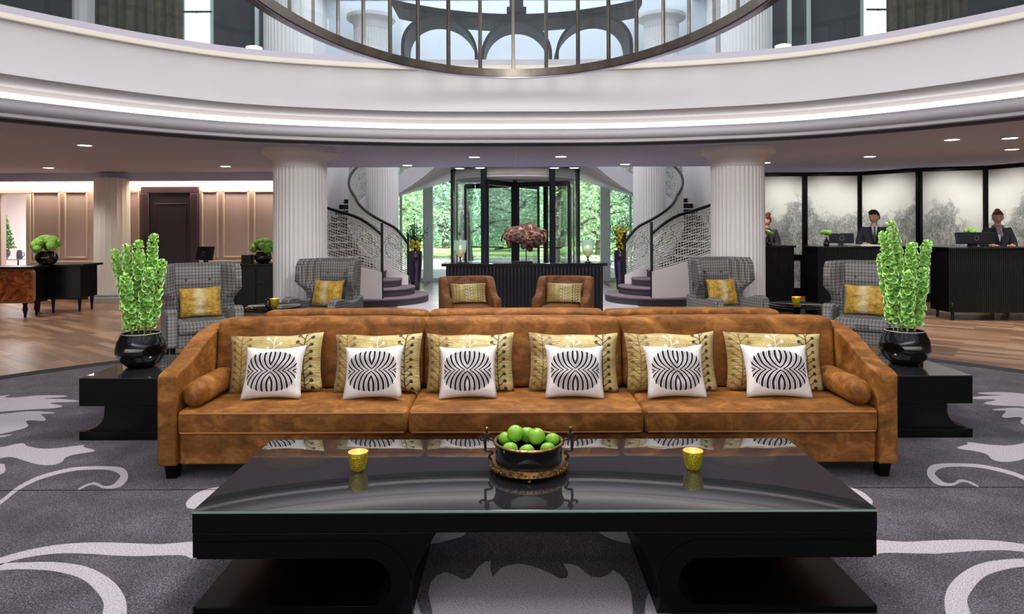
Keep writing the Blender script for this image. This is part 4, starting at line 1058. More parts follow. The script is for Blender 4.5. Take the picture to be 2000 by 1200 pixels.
for (lb,p,a),w in zip(CHL,('chair behind the left flower pot','chair before the left white column','chair before the right white column','chair behind the right flower pot')):
    o=pillow('yellow_pillow',.46,.36,.15,YEL,'yellow gold pillow with pale centre on the wing '+w,'pillow','yellow pillows on the wing chairs',seed=int(a)+40,ears=.06)
    d=Matrix.Rotation(R(a),3,'Z')@Vector((0,.03,0)); o.location=(p[0]+d.x,p[1]+d.y,ZR+.47); o.rotation_euler=(R(-14),0,R(a))
# round side tables
def side_table(px,D,label):
    z=.575; p=at(px,597,D)
    o=thing('side_table',label,'side table',(p.x,D,.012),0,'round black side tables')
    mb=MB(); mb.lathe([(.001,z-.035),(.305,z-.035),(.320,z-.026),(.320,z-.010),(.310,z-.004),(.302,z-.004),(.297,z-.008),(.001,z-.008)],56,cap=False); mb.build('tray_top',BLACKG,o,smooth=40)
    mb=MB(); mb.lathe([(.03,.03),(.028,.3),(.05,z-.035)],24); mb.build('pedestal',BLACK,o,smooth=50)
    mb=MB(); mb.lathe([(.19,0),(.19,.015),(.06,.035),(.03,.05)],40); mb.build('foot',BLACK,o,smooth=50)
    return o,p
s1,p1=side_table(534,8.28,'round black side table between the two left wing chairs')
s2,p2=side_table(1555,8.28,'round black side table between the two right wing chairs')
SZ=.012+.575-.008
GREENC=NT('green_gold_cup'); GREENC.set(col=rgb(170,176,40),rough=.25,metal=.4,emit=rgb(170,180,30),estr=.25); GREENC=GREENC.mat
for px,lb in ((536,'small green gold candle cup on the left round side table'),(1555,'small green gold candle cup on the right round side table')):
    o=votive((at(px,590,8.2).x,8.2,SZ),lb,1.15,'green candle cups on the side tables')
o=thing('black_jar','small black jar beside the candle cup on the left side table','jar',(at(523,580,8.2).x,8.2,SZ))
mb=MB(); mb.lathe([(.001,0),(.03,0),(.032,.01),(.032,.07),(.028,.075)],24); mb.build('body',BLACKG,o)
mb=MB(); mb.lathe([(.03,.075),(.03,.09),(.008,.094),(.008,.105),(.001,.108)],24); mb.build('lid',BLACKG,o)
# ================================================================== brown velvet armchairs
def tub_chair(label,loc,rz):
    c=thing('velvet_armchair',label,'armchair',loc,rz,'brown velvet armchairs before the console')
    mb=MB(); mb.b2(-.27,.27,-.33,.25,.16,.32); mb.build('base',VELVET2,c,bevel=.015)
    cushion(-.262,.262,-.35,.18,.315,.435,.03,.015,8,6).build('seat_cushion',VELVET2,c,smooth=60)
    mb=cushion(-.37,.37,.20,.33,.16,.80,.04,.008,8,2); mb.v=[(x,y+.12*max(0,z-.4),z) for x,y,z in mb.v]; mb.build('back',VELVET2,c,smooth=60)
    for sg in (-1,1):
        # arm: high at the back, sweeping down to a low front
        prof=[(.30,.16),(.33,.80),(.22,.80),(.14,.77),(.06,.70),(-.02,.62),(-.10,.575),(-.20,.56),(-.30,.555),(-.335,.53),(-.335,.16)]
        a,b=(-.385,-.268) if sg<0 else (.268,.385)
        mb=MB(); mb.prism(prof,'x',a,b); mb.build('arm',VELVET2,c,smooth=50,bevel=.03,seg=3)
    for x in (-.30,.30):
        for y in (-.26,.25):
            mb=MB(); mb.lathe([(.014,0),(.026,.17)],8,c=(x,y,0)); mb.build('leg',BLACKW,c)
    return c
TA=[('brown velvet armchair before the console, turned towards the right',(at(916,600,9.45).x,9.45,.012),13),('brown velvet armchair before the console, turned towards the left',(at(1100,600,9.45).x,9.45,.012),-13)]
t0=tub_chair(TA[0][0],TA[0][1],R(TA[0][2])); t1=dup(t0,TA[1][1],R(TA[1][2]),TA[1][0])
for (lb,p,a),w in zip(TA,('turned right','turned left')):
    o=pillow('gold_lumbar_pillow',.50,.28,.13,GLD,'small gold pillow with pale sprig on the brown armchair '+w,'pillow','gold lumbar pillows',seed=a+60,ears=.05)
    d=Matrix.Rotation(R(a),3,'Z')@Vector((0,.03,0)); o.location=(p[0]+d.x,p[1]+d.y,.012+.452); o.rotation_euler=(R(-15),0,R(a))
# ================================================================== console with lamps and animal sculpture
NAVY=M('navy_lacquer',rgb(24,25,36),.4,spec=.45)
KD=11.4; kx0,kx1=at(868,515,KD).x,at(1180,515,KD).x
cn=thing('console','long navy black fluted console in front of the revolving door','console',((kx0+kx1)/2,KD,.004)); hw=(kx1-kx0)/2
mb=MB(); 
nF=44; pr=[]
for i in range(nF*4+1):
    x=-hw+.02+(2*hw-.04)*i/(nF*4); pr.append((x,.03-.012*abs(sin(i*pi/4))))
pr+=[(hw-.02,.48),(-hw+.02,.48)]
mb.prism(pr,'z',.06,.85); mb.build('fluted_body',NAVY,cn,smooth=40)
mb=MB(); mb.b2(-hw,hw,.0,.5,.0,.06); mb.build('plinth',NAVY,cn,bevel=.005)
mb=MB(); mb.b2(-hw-.05,hw+.05,-.04,.54,.85,.90); mb.build('top',M('polished_dark_top',rgb(34,36,46),.06,spec=.7),cn,bevel=.006)
KZ=.904
HG=thin_glass('hurricane_glass',(.72,.86,.86,1),1.0,haze=.4,hazecol=(.5,.68,.70,1))
for px,w in ((899,'left'),(1148,'right')):
    o=thing('hurricane_lamp','footed glass candle lamp on the %s end of the console'%w,'candle lamp',(at(px,500,KD+.22).x,KD+.22,KZ),0,'glass candle lamps on the console')
    mb=MB(); mb.lathe([(.001,0),(.055,0),(.055,.012),(.03,.02),(.014,.04),(.012,.075),(.024,.095),(.035,.102),(.001,.104)],32); mb.build('foot',GUN,o,smooth=50)
    mb=MB(); mb.lathe([(.03,.102),(.075,.15),(.098,.22),(.104,.30),(.106,.375)],40,cap=False); mb.build('glass',HG,o,smooth=60)
    mb=MB(); mb.lathe([(.036,.105),(.036,.235),(.001,.232)],24); cd=mb.build('candle',WAX,o)
    mb=MB(); mb.sphere((0,0,.262),(.010,.010,.028),10,8); mb.build('flame',FLAME,cd)
RUST=NT('rusty_found_metal'); nn=RUST.noise(16,6,dist=.5); vr=RUST.node('ShaderNodeTexVoronoi'); RUST.put(vr.inputs['Vector'],RUST.co()); vr.inputs['Scale'].default_value=20
RUST.set(col=RUST.ramp(RUST.m('ADD',RUST.m('MULTIPLY',nn,.95),RUST.m('MULTIPLY',vr.outputs['Distance'],.12)),[(.3,rgb(26,20,20)),(.48,rgb(72,52,48)),(.6,rgb(124,82,68)),(.75,rgb(190,164,154))]),rough=.7,metal=.25); RUST.bump(RUST.m('ADD',nn,vr.outputs['Distance']),.9,.02)
bs=at(1024,513,KD+.25); 
sc=thing('animal_sculpture','rough rusty bison sculpture on a thin rod in the middle of the console','sculpture',(bs.x,KD+.25,KZ))
SP=1350/(KD+.25)
def bz(px): return (px/10.908+960-1024)/SP
def bh(py): return -(py/10.908+420-513)/SP
secs=[(258,420,520,.05),(290,330,545,.10),(350,285,570,.125),(450,250,575,.14),(550,238,600,.15),(650,205,650,.17),(760,168,690,.185),(850,196,700,.18),(930,232,690,.165),(1010,275,665,.14),(1080,320,630,.115),(1140,365,590,.085),(1178,430,490,.05)]
rings=[]
for x,t,b,w in secs:
    cz=(bh(t)+bh(b))/2; rz=(bh(t)-bh(b))/2
    rings.append([(bz(x),w*.62*cos(2*pi*i/28)*(1-.12*sin(2*pi*i/28)),cz+rz*sin(2*pi*i/28)) for i in range(28)])
fine=[]
for j in range(len(rings)-1):
    for k in range(6):
        t=k/6; fine.append([tuple(a[i]*(1-t)+b[i]*t for i in range(3)) for a,b in zip(rings[j],rings[j+1])])
fine.append(rings[-1])
mb=MB(); mb.loft(fine)
def leg(pts,w): mb.tube(crom([(bz(x),yy,bh(y)) for x,y,yy in pts],5),[w*(1-.55*i/(5*(len(pts)-1))) for i in range(5*(len(pts)-1)+1)],10)
leg([(370,500,.05),(385,580,.05),(400,650,.05),(372,702,.05)],.044); leg([(340,500,-.05),(350,590,-.05),(365,650,-.05),(340,715,-.05)],.042)
leg([(740,620,.05),(790,690,.05),(830,740,.045),(845,785,.04)],.07); leg([(690,620,-.06),(680,680,-.06),(668,700,-.06),(660,722,-.05)],.055)
leg([(960,600,0),(965,650,0),(970,680,0),(968,700,0)],.05); leg([(1080,560,0),(1085,590,0),(1090,600,0),(1095,612,0)],.04)
leg([(265,400,0),(235,450,0),(215,520,0),(222,590,0)],.022)
leg([(1090,340,-.07),(1130,330,-.10),(1150,350,-.11),(1160,385,-.10)],.018); leg([(1090,340,.07),(1130,330,.10),(1150,350,.11),(1160,385,.10)],.018)
mb.v=[(x+.007*noise.noise(Vector((x*18,y*18,z*18))),y+.012*noise.noise(Vector((x*18+9,y*18,z*18))),z+.007*noise.noise(Vector((x*18,y*18+5,z*18)))+.008*noise.noise(Vector((x*50,y*50,z*50)))) for x,y,z in mb.v]
mb.build('body',RUST.mat,sc,smooth=35)
mb=MB(); mb.tube([(bz(735),0,.02),(bz(735),0,bh(690))],.008,8); mb.build('rod',BLACK,sc)
mb=MB(); mb.b2(bz(440),bz(870),-.09,.09,0,.02); mb.build('base_plate',BLACK,sc,bevel=.003)
# ================================================================== tall planters
BLUEV=M('cobalt_lacquer',rgb(38,36,70),.1,coat=.5,coatr=.03,n=(1.2,rgb(58,34,44)))
LV=M('dark_leaves',rgb(40,84,36),.5,n=(9,rgb(74,124,52))); YL=M('yellow_blossom',rgb(226,196,24),.5); TWIG=M('twig',rgb(60,50,34),.8)
for sg,px,w in ((-1,811,'left'),(1,1212,'right')):
    o=thing('tall_planter','tall cobalt vase of yellow flowers and greenery beside the %s staircase'%w,'planter',(at(px,560,16.3).x if sg<0 else at(px,560,16.3).x,16.3,.004)); rn=random.Random(px)
    mb=MB(); mb.lathe([(.10,0),(.105,.02),(.14,.35),(.165,.7),(.165,.86),(.155,.92),(.145,.92),(.15,.86)],36,cap=False); mb.build('vase',BLUEV,o,smooth=60)
    lf=MB(); tw=MB(); yb=MB()
    for k in range(26):
        a=rn.uniform(0,2*pi); t=Vector((.30*cos(a)*rn.random(),.22*sin(a)*rn.random(),rn.uniform(1.15,1.75))); P=crom([(0,0,.86),(t.x*.3,t.y*.3,1.1),t],6); tw.tube(P,.005,5)
        for m_ in range(26):
            p=P[rn.randint(3,12)]+Vector((rn.gauss(0,.05),rn.gauss(0,.05),rn.gauss(0,.04))); s=rn.uniform(.018,.04); u=Vector((rn.gauss(0,1),rn.gauss(0,1),rn.gauss(0,1))).normalized(); v=u.orthogonal().normalized()
            lf.add([p-u*s,p+v*s*.5,p+u*s,p-v*s*.5],[(0,1,2,3)])
    for k in range(34): yb.sphere((rn.gauss(.03,.07),rn.gauss(-.08,.05),rn.uniform(.94,1.16) if sg<0 else rn.uniform(.94,1.5)),rn.uniform(.022,.042),8,5)
    tw.build('twigs',TWIG,o); l=lf.build('leaves',LV,o,smooth=0,recalc=False,weld=False); l['kind']='stuff'
    y=yb.build('blossoms',YL,o,smooth=60); y['kind']='stuff'
# ================================================================== mural screens
def mural():
    t=NT('grey_landscape_mural'); oi=t.node('ShaderNodeObjectInfo'); va=t.node('ShaderNodeVectorMath',operation='ADD'); X,Y,Z=t.xyz(t.co('Object')); t.put(va.inputs[0],t.co('Object')); t.put(va.inputs[1],oi.outputs['Location']); v=va.outputs[0]
    big=t.noise(1.1,2,vec=t.mapv(v,(1.0,1,0.35))); med=t.noise(4.2,5,vec=v,dist=.3); fine=t.noise(24,6,vec=t.mapv(v,(1.6,1,.8)),dist=.6,rough=.65)
    hgt=t.m('ADD',t.m('MULTIPLY',t.m('SUBTRACT',big,.5),2.6),t.m('MULTIPLY',t.m('SUBTRACT',med,.5),1.3))
    edge=t.m('ADD',t.m('SUBTRACT',hgt,Z),2.25)
    mask=t.ramp(t.m('ADD',edge,t.m('MULTIPLY',t.m('SUBTRACT',fine,.5),.9)),[(.42,(0,0,0,1)),(.58,(1,1,1,1))])
    tre=t.ramp(t.m('ADD',t.m('MULTIPLY',fine,.62),t.m('MULTIPLY',med,.38)),[(.36,rgb(70,73,73)),(.5,rgb(146,150,148)),(.62,rgb(216,218,214))])
    sky=t.ramp(t.noise(.8,3,vec=v),[(.3,rgb(222,224,218)),(.7,rgb(234,236,230))])
    gl=t.m('MULTIPLY',mask,.9)
    t.set(col=t.mix(gl,sky,tre),rough=.45,spec=.3); return t.mat
MUR=mural()
MV=[(5.30,14.75),(6.23,14.72),(7.36,14.62),(7.99,13.56),(9.02,13.15),(9.25,12.4)]
MV[-1]=(9.36,12.05)
MV2=[(a,b) for a,b in zip(MV[:-1],MV[1:])]+[((9.36,12.05),(10.4,11.9))]
WHERE=['half hidden by the right white column','with poplar and urn, second from the white column','behind the man at the middle desk','with open sky, left of the right-hand woman','behind the right-hand woman','at the far right edge']
for k,((ax,ay),(bx,by)) in enumerate(MV2):
    d=Vector((bx-ax,by-ay,0)); L=d.length; a=math.atan2(d.y,d.x)
    o=thing('mural_screen','black framed grey landscape mural panel, '+WHERE[k],'screen panel',(ax,ay,0.0),a,'folding mural screens behind the reception')
    mb=MB(); hh=2.60; w=.055
    for x in (0,L-w): mb.b2(x,x+w,-.03,.03,0,hh)
    for z0,z1 in ((0,.13),(.80,.88),(hh-.05,hh)): mb.b2(w,L-w,-.03,.03,z0,z1)
    mb.build('frame',BLACK,o,bevel=.004)
    mb=MB(); mb.b2(w,L-w,-.008,.008,.88,hh-.05); p=mb.build('upper_panel',MUR,o)
    mb=MB(); mb.b2(w+.04,L-w-.04,-.008,.008,.17,.76); mb.build('lower_panel',MUR,o)
    mb=MB(); mb.b2(w,L-w,-.02,.02,.13,.17); mb.b2(w,L-w,-.02,.02,.76,.80); mb.b2(w,w+.04,-.02,.02,.17,.76); mb.b2(L-w-.04,L-w,-.02,.02,.17,.76); mb.build('lower_frame',BLACK,o)
# ================================================================== reception desks
def desk(label,x0,x1,D,depth,z,curve=.0,legs=True):
    o=thing('reception_desk',label,'desk',((x0+x1)/2,D,0),0,'black fluted reception desks'); hw=(x1-x0)/2
    n=int(hw*2/.028); zb=.13 if legs else .0
    fr=[]
    for i in range(n*4+1):
        x=-hw+2*hw*i/(n*4); u=x/hw; fr.append((x,.05+curve*u*u-.008*abs(sin(i*pi/4))))
    pr=fr+[(hw,depth),(-hw,depth)]
    mb=MB(); mb.prism(pr,'z',zb,z-.035); mb.build('fluted_front',BLACKW,o,smooth=40)
    tp=[(x*1.03+0,y-.05) for x,y in fr[::4]]+[(hw*1.03+.02,depth+.02),(-hw*1.03-.02,depth+.02)]
    mb=MB(); mb.prism(tp,'z',z-.035,z); mb.build('top',BLACK,o,bevel=.004)
    if legs:
        for x in (-hw+.07,hw-.07):
            for y in (.08+curve*.9,depth-.08):
                mb=MB(); mb.tube(crom([(x,y,.26),(x+(.02 if x>0 else -.02),y-.01,.19),(x,y,.10),(x+(.015 if x>0 else -.015),y-.015,.0)],4),[.05,.052,.05,.045,.04,.035,.03,.026,.024,.022,.022,.022,.022],8); mb.build('leg',BLACKW,o,smooth=60)
    return o
def X(px,D): return (px-CX)*D/F
desk('black fluted reception desk just right of the white column',X(1420,12.0),X(1553,12.0),12.0,.6,1.16,0,False)
desk('black fluted reception desk in front of the man in a suit',X(1602,11.4),X(1790,11.4),11.4,.6,1.16,.05,False)
desk('black bow fronted reception desk with curved legs at the far right',X(1866,10.8),X(2110,10.8),10.8,.65,1.155,.12,True)
SCR=M('monitor_plastic',rgb(18,19,26),.3,spec=.5); LOGO=M('silver_mark',rgb(150,150,160),.3,.6)
def monitor(label,px,D,z,w,h,rz,cat='monitor',tilt=12):
    o=thing('monitor',label,cat,(X(px,D),D,z),rz,None)
    mb=MB(); mb.box((0,0,h/2+.05),(w,.03,h),rx=R(-tilt)); mb.build('housing',SCR,o,bevel=.008)
    mb=MB(); mb.b2(-.04,.04,.0,.04,0,.14); mb.b2(-.10,.10,-.05,.09,0,.012); mb.build('stand',SCR,o,bevel=.004)
    mb=MB(); mb.tube([(.035*cos(2*pi*i/20),-.030,h/2+.05+.035*sin(2*pi*i/20)) for i in range(20)],.003,5,closed=True); m2=mb.build('round_mark',LOGO,o); m2.rotation_euler=(0,0,0)
    return o
monitor('back of a black monitor on the middle reception desk, left of the man',1643,11.65,1.16,.40,.17,R(-6))
monitor('wide black monitor on the far right reception desk, before the woman',1905,11.15,1.155,.66,.19,R(3))
mb=MB(); mb.box((0,0,.012),(.34,.24,.024)); o=mb.build('keyboard_tray',M('pale_tray',rgb(200,200,205),.4),bevel=.004); o.location=(X(1695,11.6),11.6,1.161); tag(o,'pale flat document tray on the middle desk before the man','tray')
MOSSG=M('green_mop_flower',rgb(132,190,76),.8,n=(40,rgb(80,140,36)),bump=(50,.8,.02)); MOSSG2=M('lime_mop_flower',rgb(150,200,90),.8,n=(40,rgb(104,160,50)),bump=(50,.8,.02))
def mops(mb,c,R0,n,seed,up=.5):
    rn=random.Random(seed)
    for k in range(n):
        a=rn.uniform(0,2*pi); e=rn.uniform(-.1,1.3); p=Vector((cos(a)*cos(e),sin(a)*cos(e),sin(e)*up+.15))*R0
        mb.sphere(Vector(c)+p,R0*rn.uniform(.34,.46),14,9,fn=lambda d: 1+.10*noise.noise(d*5+Vector((k,0,0)))+.06*noise.noise(d*12))
def small_vase(label,px,D,z,s=1.0):
    o=thing('bud_vase',label,'vase',(X(px,D),D,z),0,'bud vases on the reception desks')
    mb=MB(); mb.lathe([(.001,0),(.04*s,0),(.052*s,.03*s),(.042*s,.09*s),(.018*s,.13*s),(.018*s,.17*s),(.012*s,.17*s)],28,cap=False); mb.build('vase',BLACKG,o,smooth=60)
    mb=MB(); mops(mb,(0,0,.205*s),.085*s,11,px); mb.build('flower',MOSSG2,o,smooth=60)
    return o
small_vase('slim black vase with a green bloom on the desk beside the white column',1502,12.1,1.16,.95)
small_vase('slim black vase with a green bloom left of the middle desk monitor',1614,11.6,1.16,.95)
small_vase('black vase with a green bloom behind the far right monitor',1896,11.32,1.155,1.05)
# ================================================================== left side: desks, console, pots
BURR=NT('burr_walnut'); nb=BURR.noise(4.5,6,dist=2.2); nc=BURR.noise(30,4,dist=1)
BURR.set(col=BURR.ramp(BURR.m('ADD',BURR.m('MULTIPLY',nb,.8),BURR.m('MULTIPLY',nc,.2)),[(.32,rgb(52,20,8)),(.5,rgb(124,62,28)),(.68,rgb(176,104,54))]),rough=.22,coat=.5); BURR=BURR.mat
dk=thing('writing_desk','burr walnut desk with rounded panel at the far left edge','desk',(X(-40,11.6),11.6,0))
hw=X(62,11.6)-X(-40,11.6)
mb=MB(); mb.prism(rrect(-hw,hw,.27,.80,.06),'y',.0,.06); mb.build('front_panel',BURR,dk,smooth=40,bevel=.006)
mb=MB(); mb.prism([(x*1.01,z*1.0) for x,z in rrect(-hw-.02,hw+.02,.25,.82,.07)],'y',.015,.05); mb.build('panel_edge',M('gilt_edge',rgb(170,120,70),.35,.5),dk)
mb=MB(); mb.b2(-hw-.05,hw+.0,-.05,.47,.82,.86); mb.build('top',BLACKW,dk,bevel=.006)
mb=MB(); mb.b2(-hw,hw-.05,.06,.46,.24,.30); mb.b2(-hw,hw-.1,.2,.46,.28,.82); mb.build('carcase',BLACKW,dk)
for x in (-.25,hw-.2):
    for y in (.12,.40):
        mb=MB(); mb.lathe([(.02,0),(.022,.06),(.04,.12),(.03,.2),(.05,.25)],12,c=(x,y,0)); mb.build('leg',BLACKW,dk,smooth=60)
cb=thing('low_cabinet','black lacquered cabinet on tapered legs beside the burr walnut desk','cabinet',(X(108,12.3),12.3,0)); hw=(X(153,12.3)-X(62,12.3))/2
mb=MB(); mb.prism([(-hw,.0),(-hw*.1,-.10),(hw,.05),(hw,.55),(-hw,.55)],'z',.26,.82); mb.build('body',BLACKW,cb,bevel=.006)
mb=MB(); mb.prism([(-hw-.05,-.05),(-hw*.1,-.16),(hw+.08,.0),(hw+.08,.6),(-hw-.05,.6)],'z',.82,.86); mb.build('top',BLACKW,cb,bevel=.005)
for x,y in ((-hw+.06,.08),(-.04,.0),(hw-.06,.12),(-hw+.06,.48),(hw-.06,.48)):
    mb=MB(); mb.lathe([(.016,0),(.034,.26)],10,c=(x,y,0)); mb.build('leg',BLACKW,cb)
def mop_pot(label,px,py,D,z,s,seed):
    o=thing('flower_bowl',label,'flower arrangement',(X(px,D),D,z),0,'black bowls of green mop flowers')
    mb=MB(); mb.lathe([(.001,0),(.09*s,0),(.14*s,.03*s),(.178*s,.10*s),(.178*s,.15*s),(.15*s,.21*s),(.135*s,.235*s),(.125*s,.235*s),(.14*s,.20*s)],44,cap=False); mb.build('bowl',BLACKG,o,smooth=60)
    mb=MB(); mops(mb,(0,0,.27*s),.19*s,34,seed,.8); mb.build('flowers',MOSSG2,o,smooth=60)
    return o
mop_pot('black bowl of green mop flowers on the cabinet at far left',91,500,12.2,.86,1.0,2)
mop_pot('black bowl of green mop flowers on the console left of the white column',514,500,12.35,.87,.85,5)
kb=thing('dark_console','dark panelled console behind the left wing chair','console',(X(482,12.2),12.2,0)); hw=(X(545,12.2)-X(420,12.2))/2
mb=MB(); mb.b2(-hw,hw,0,.55,.04,.83)
mb.build('body',BLACKW,kb,bevel=.006); mb=MB(); mb.b2(-hw-.04,hw+.04,-.04,.58,.83,.87); mb.build('top',BLACKW,kb,bevel=.005)
for i in range(3):
    mb=MB(); a=-hw+.04+i*(2*hw-.06)/3; mb.b2(a,a+(2*hw-.06)/3-.03,-.012,.0,.12,.78); d=mb.build('door',BLACKW,kb,bevel=.004)
    mb=MB(); mb.sphere((a+.06,-.025,.5),.014,10,8); mb.build('knob',GUN,d)
mb=MB(); mb.b2(-.09,.09,-.08,.08,0,.15); o=mb.build('black_box',BLACK,bevel=.006); o.location=(X(484,12.3),12.3,.871); tag(o,'square black box on the dark console beside the green flower bowl','box')
monitor('black computer screen standing on the console left of the black box',400,12.3,.871,.40,.25,R(-22))
mb=MB(); mb.b2(-.06,.06,-.02,0,-.07,.07); o=mb.build('wall_plate',M('dark_plate',rgb(40,38,40),.3,.6),bevel=.004); o.location=(X(264,LW),LW-.002,1.06); tag(o,'small dark square wall plate left of the aubergine door','wall plate')
# table and plant in the bright room
bt=thing('glass_table','thin legged glass topped table in the bright room at far left','table',(X(15,15.6),15.6,0))
mb=MB(); mb.b2(-.5,.42,-.2,.3,.78,.80); mb.build('top',M('blue_glass_top',rgb(120,130,150),.1),bt)
for x in (-.45,.34): 
    for y in (-.15,.25):
        mb=MB(); mb.tube([(x,y,0),(x,y,.78)],.016,8); mb.build('leg',GUN,bt)
pp=thing('potted_bush','leafy green bush in a dark pot on the glass table at far left','plant',(X(4,15.7),15.7,.80))
mb=MB(); mb.lathe([(.001,0),(.10,0),(.16,.08),(.17,.16),(.13,.24),(.12,.24)],32,cap=False); mb.build('pot',BLACKG,pp,smooth=60)
mb=MB(); rn=random.Random(8)
for k in range(1100):
    z=rn.random(); r=.26*(1-z*.75)+.02; a=rn.uniform(0,2*pi); p=Vector((r*cos(a)*rn.random()**.5,r*sin(a)*rn.random()**.5,.24+z*.75)); s=rn.uniform(.02,.045); u=Vector((rn.gauss(0,1),rn.gauss(0,1),rn.gauss(0,1))).normalized(); v=u.orthogonal().normalized()
    mb.add([p-u*s,p+v*s*.5,p+u*s,p-v*s*.5],[(0,1,2,3)])
f=mb.build('leaves',LV,pp,smooth=0,recalc=False,weld=False); f['kind']='stuff'
mb=MB(); mb.tube([(0,0,.2),(0,0,.9)],.012,6); mb.build('stem',TWIG,pp)
o=thing('glassware','dark glass jug standing on the glass table at far left','jug',(X(38,15.55),15.55,.80))
mb=MB(); mb.lathe([(.05,0),(.06,.02),(.06,.14),(.045,.18),(.05,.2)],20,cap=False); mb.build('body',M('smoked_glass',rgb(60,66,80),.1),o,smooth=50)
mb=MB(); mb.tube(crom([(.055,0,.15),(.10,0,.14),(.10,0,.07),(.058,0,.05)],5),.008,6); mb.build('handle',GUN,o)
# ================================================================== receptionists
SKIN=M('skin',rgb(224,182,160),.5,sss=.08,n=(6,rgb(216,168,146)))
SUIT=M('charcoal_suit',rgb(44,46,54),.8,n=(200,rgb(34,36,42))); SHIRT=M('white_shirt',rgb(226,226,232),.7); TIE=M('navy_tie',rgb(22,26,46),.5)
SCARF=M('pink_scarf',rgb(196,150,160),.5,n=(14,rgb(120,104,150))); HAIRD=M('dark_brown_hair',rgb(48,28,18),.45,n=(40,rgb(78,48,30))); HAIRA=M('auburn_hair',rgb(74,34,16),.4,n=(40,rgb(130,66,34)))
EYEW=M('eye_white',rgb(226,220,214),.3); EYEI=M('iris',rgb(50,36,26),.2); LIP=M('lips',rgb(172,84,84),.45); BROW=M('eyebrow',rgb(44,28,20),.8); SHOE=M('black_shoe',rgb(16,16,18),.3)
def skinmesh(verts,edges,radii,root=0,sub=2):
    me=bpy.data.meshes.new('tmp'); me.from_pydata(verts,edges,[]); o=bpy.data.objects.new('tmp',me); COL.objects.link(o)
    m=o.modifiers.new('s','SKIN'); 
    for i,r in enumerate(radii):
        d=me.skin_vertices[0].data[i]; d.radius=r if isinstance(r,tuple) else (r,r); d.use_root=(i==root)
    m.use_smooth_shade=True; s=o.modifiers.new('u','SUBSURF'); s.levels=sub; s.render_levels=sub
    dg=bpy.context.evaluated_depsgraph_get(); dg.update(); ev=o.evaluated_get(dg); em=ev.to_mesh()
    V=[v.co.copy() for v in em.vertices]; Fc=[tuple(p.vertices) for p in em.polygons]; ev.to_mesh_clear()
    bpy.data.objects.remove(o); bpy.data.meshes.remove(me); return V,Fc
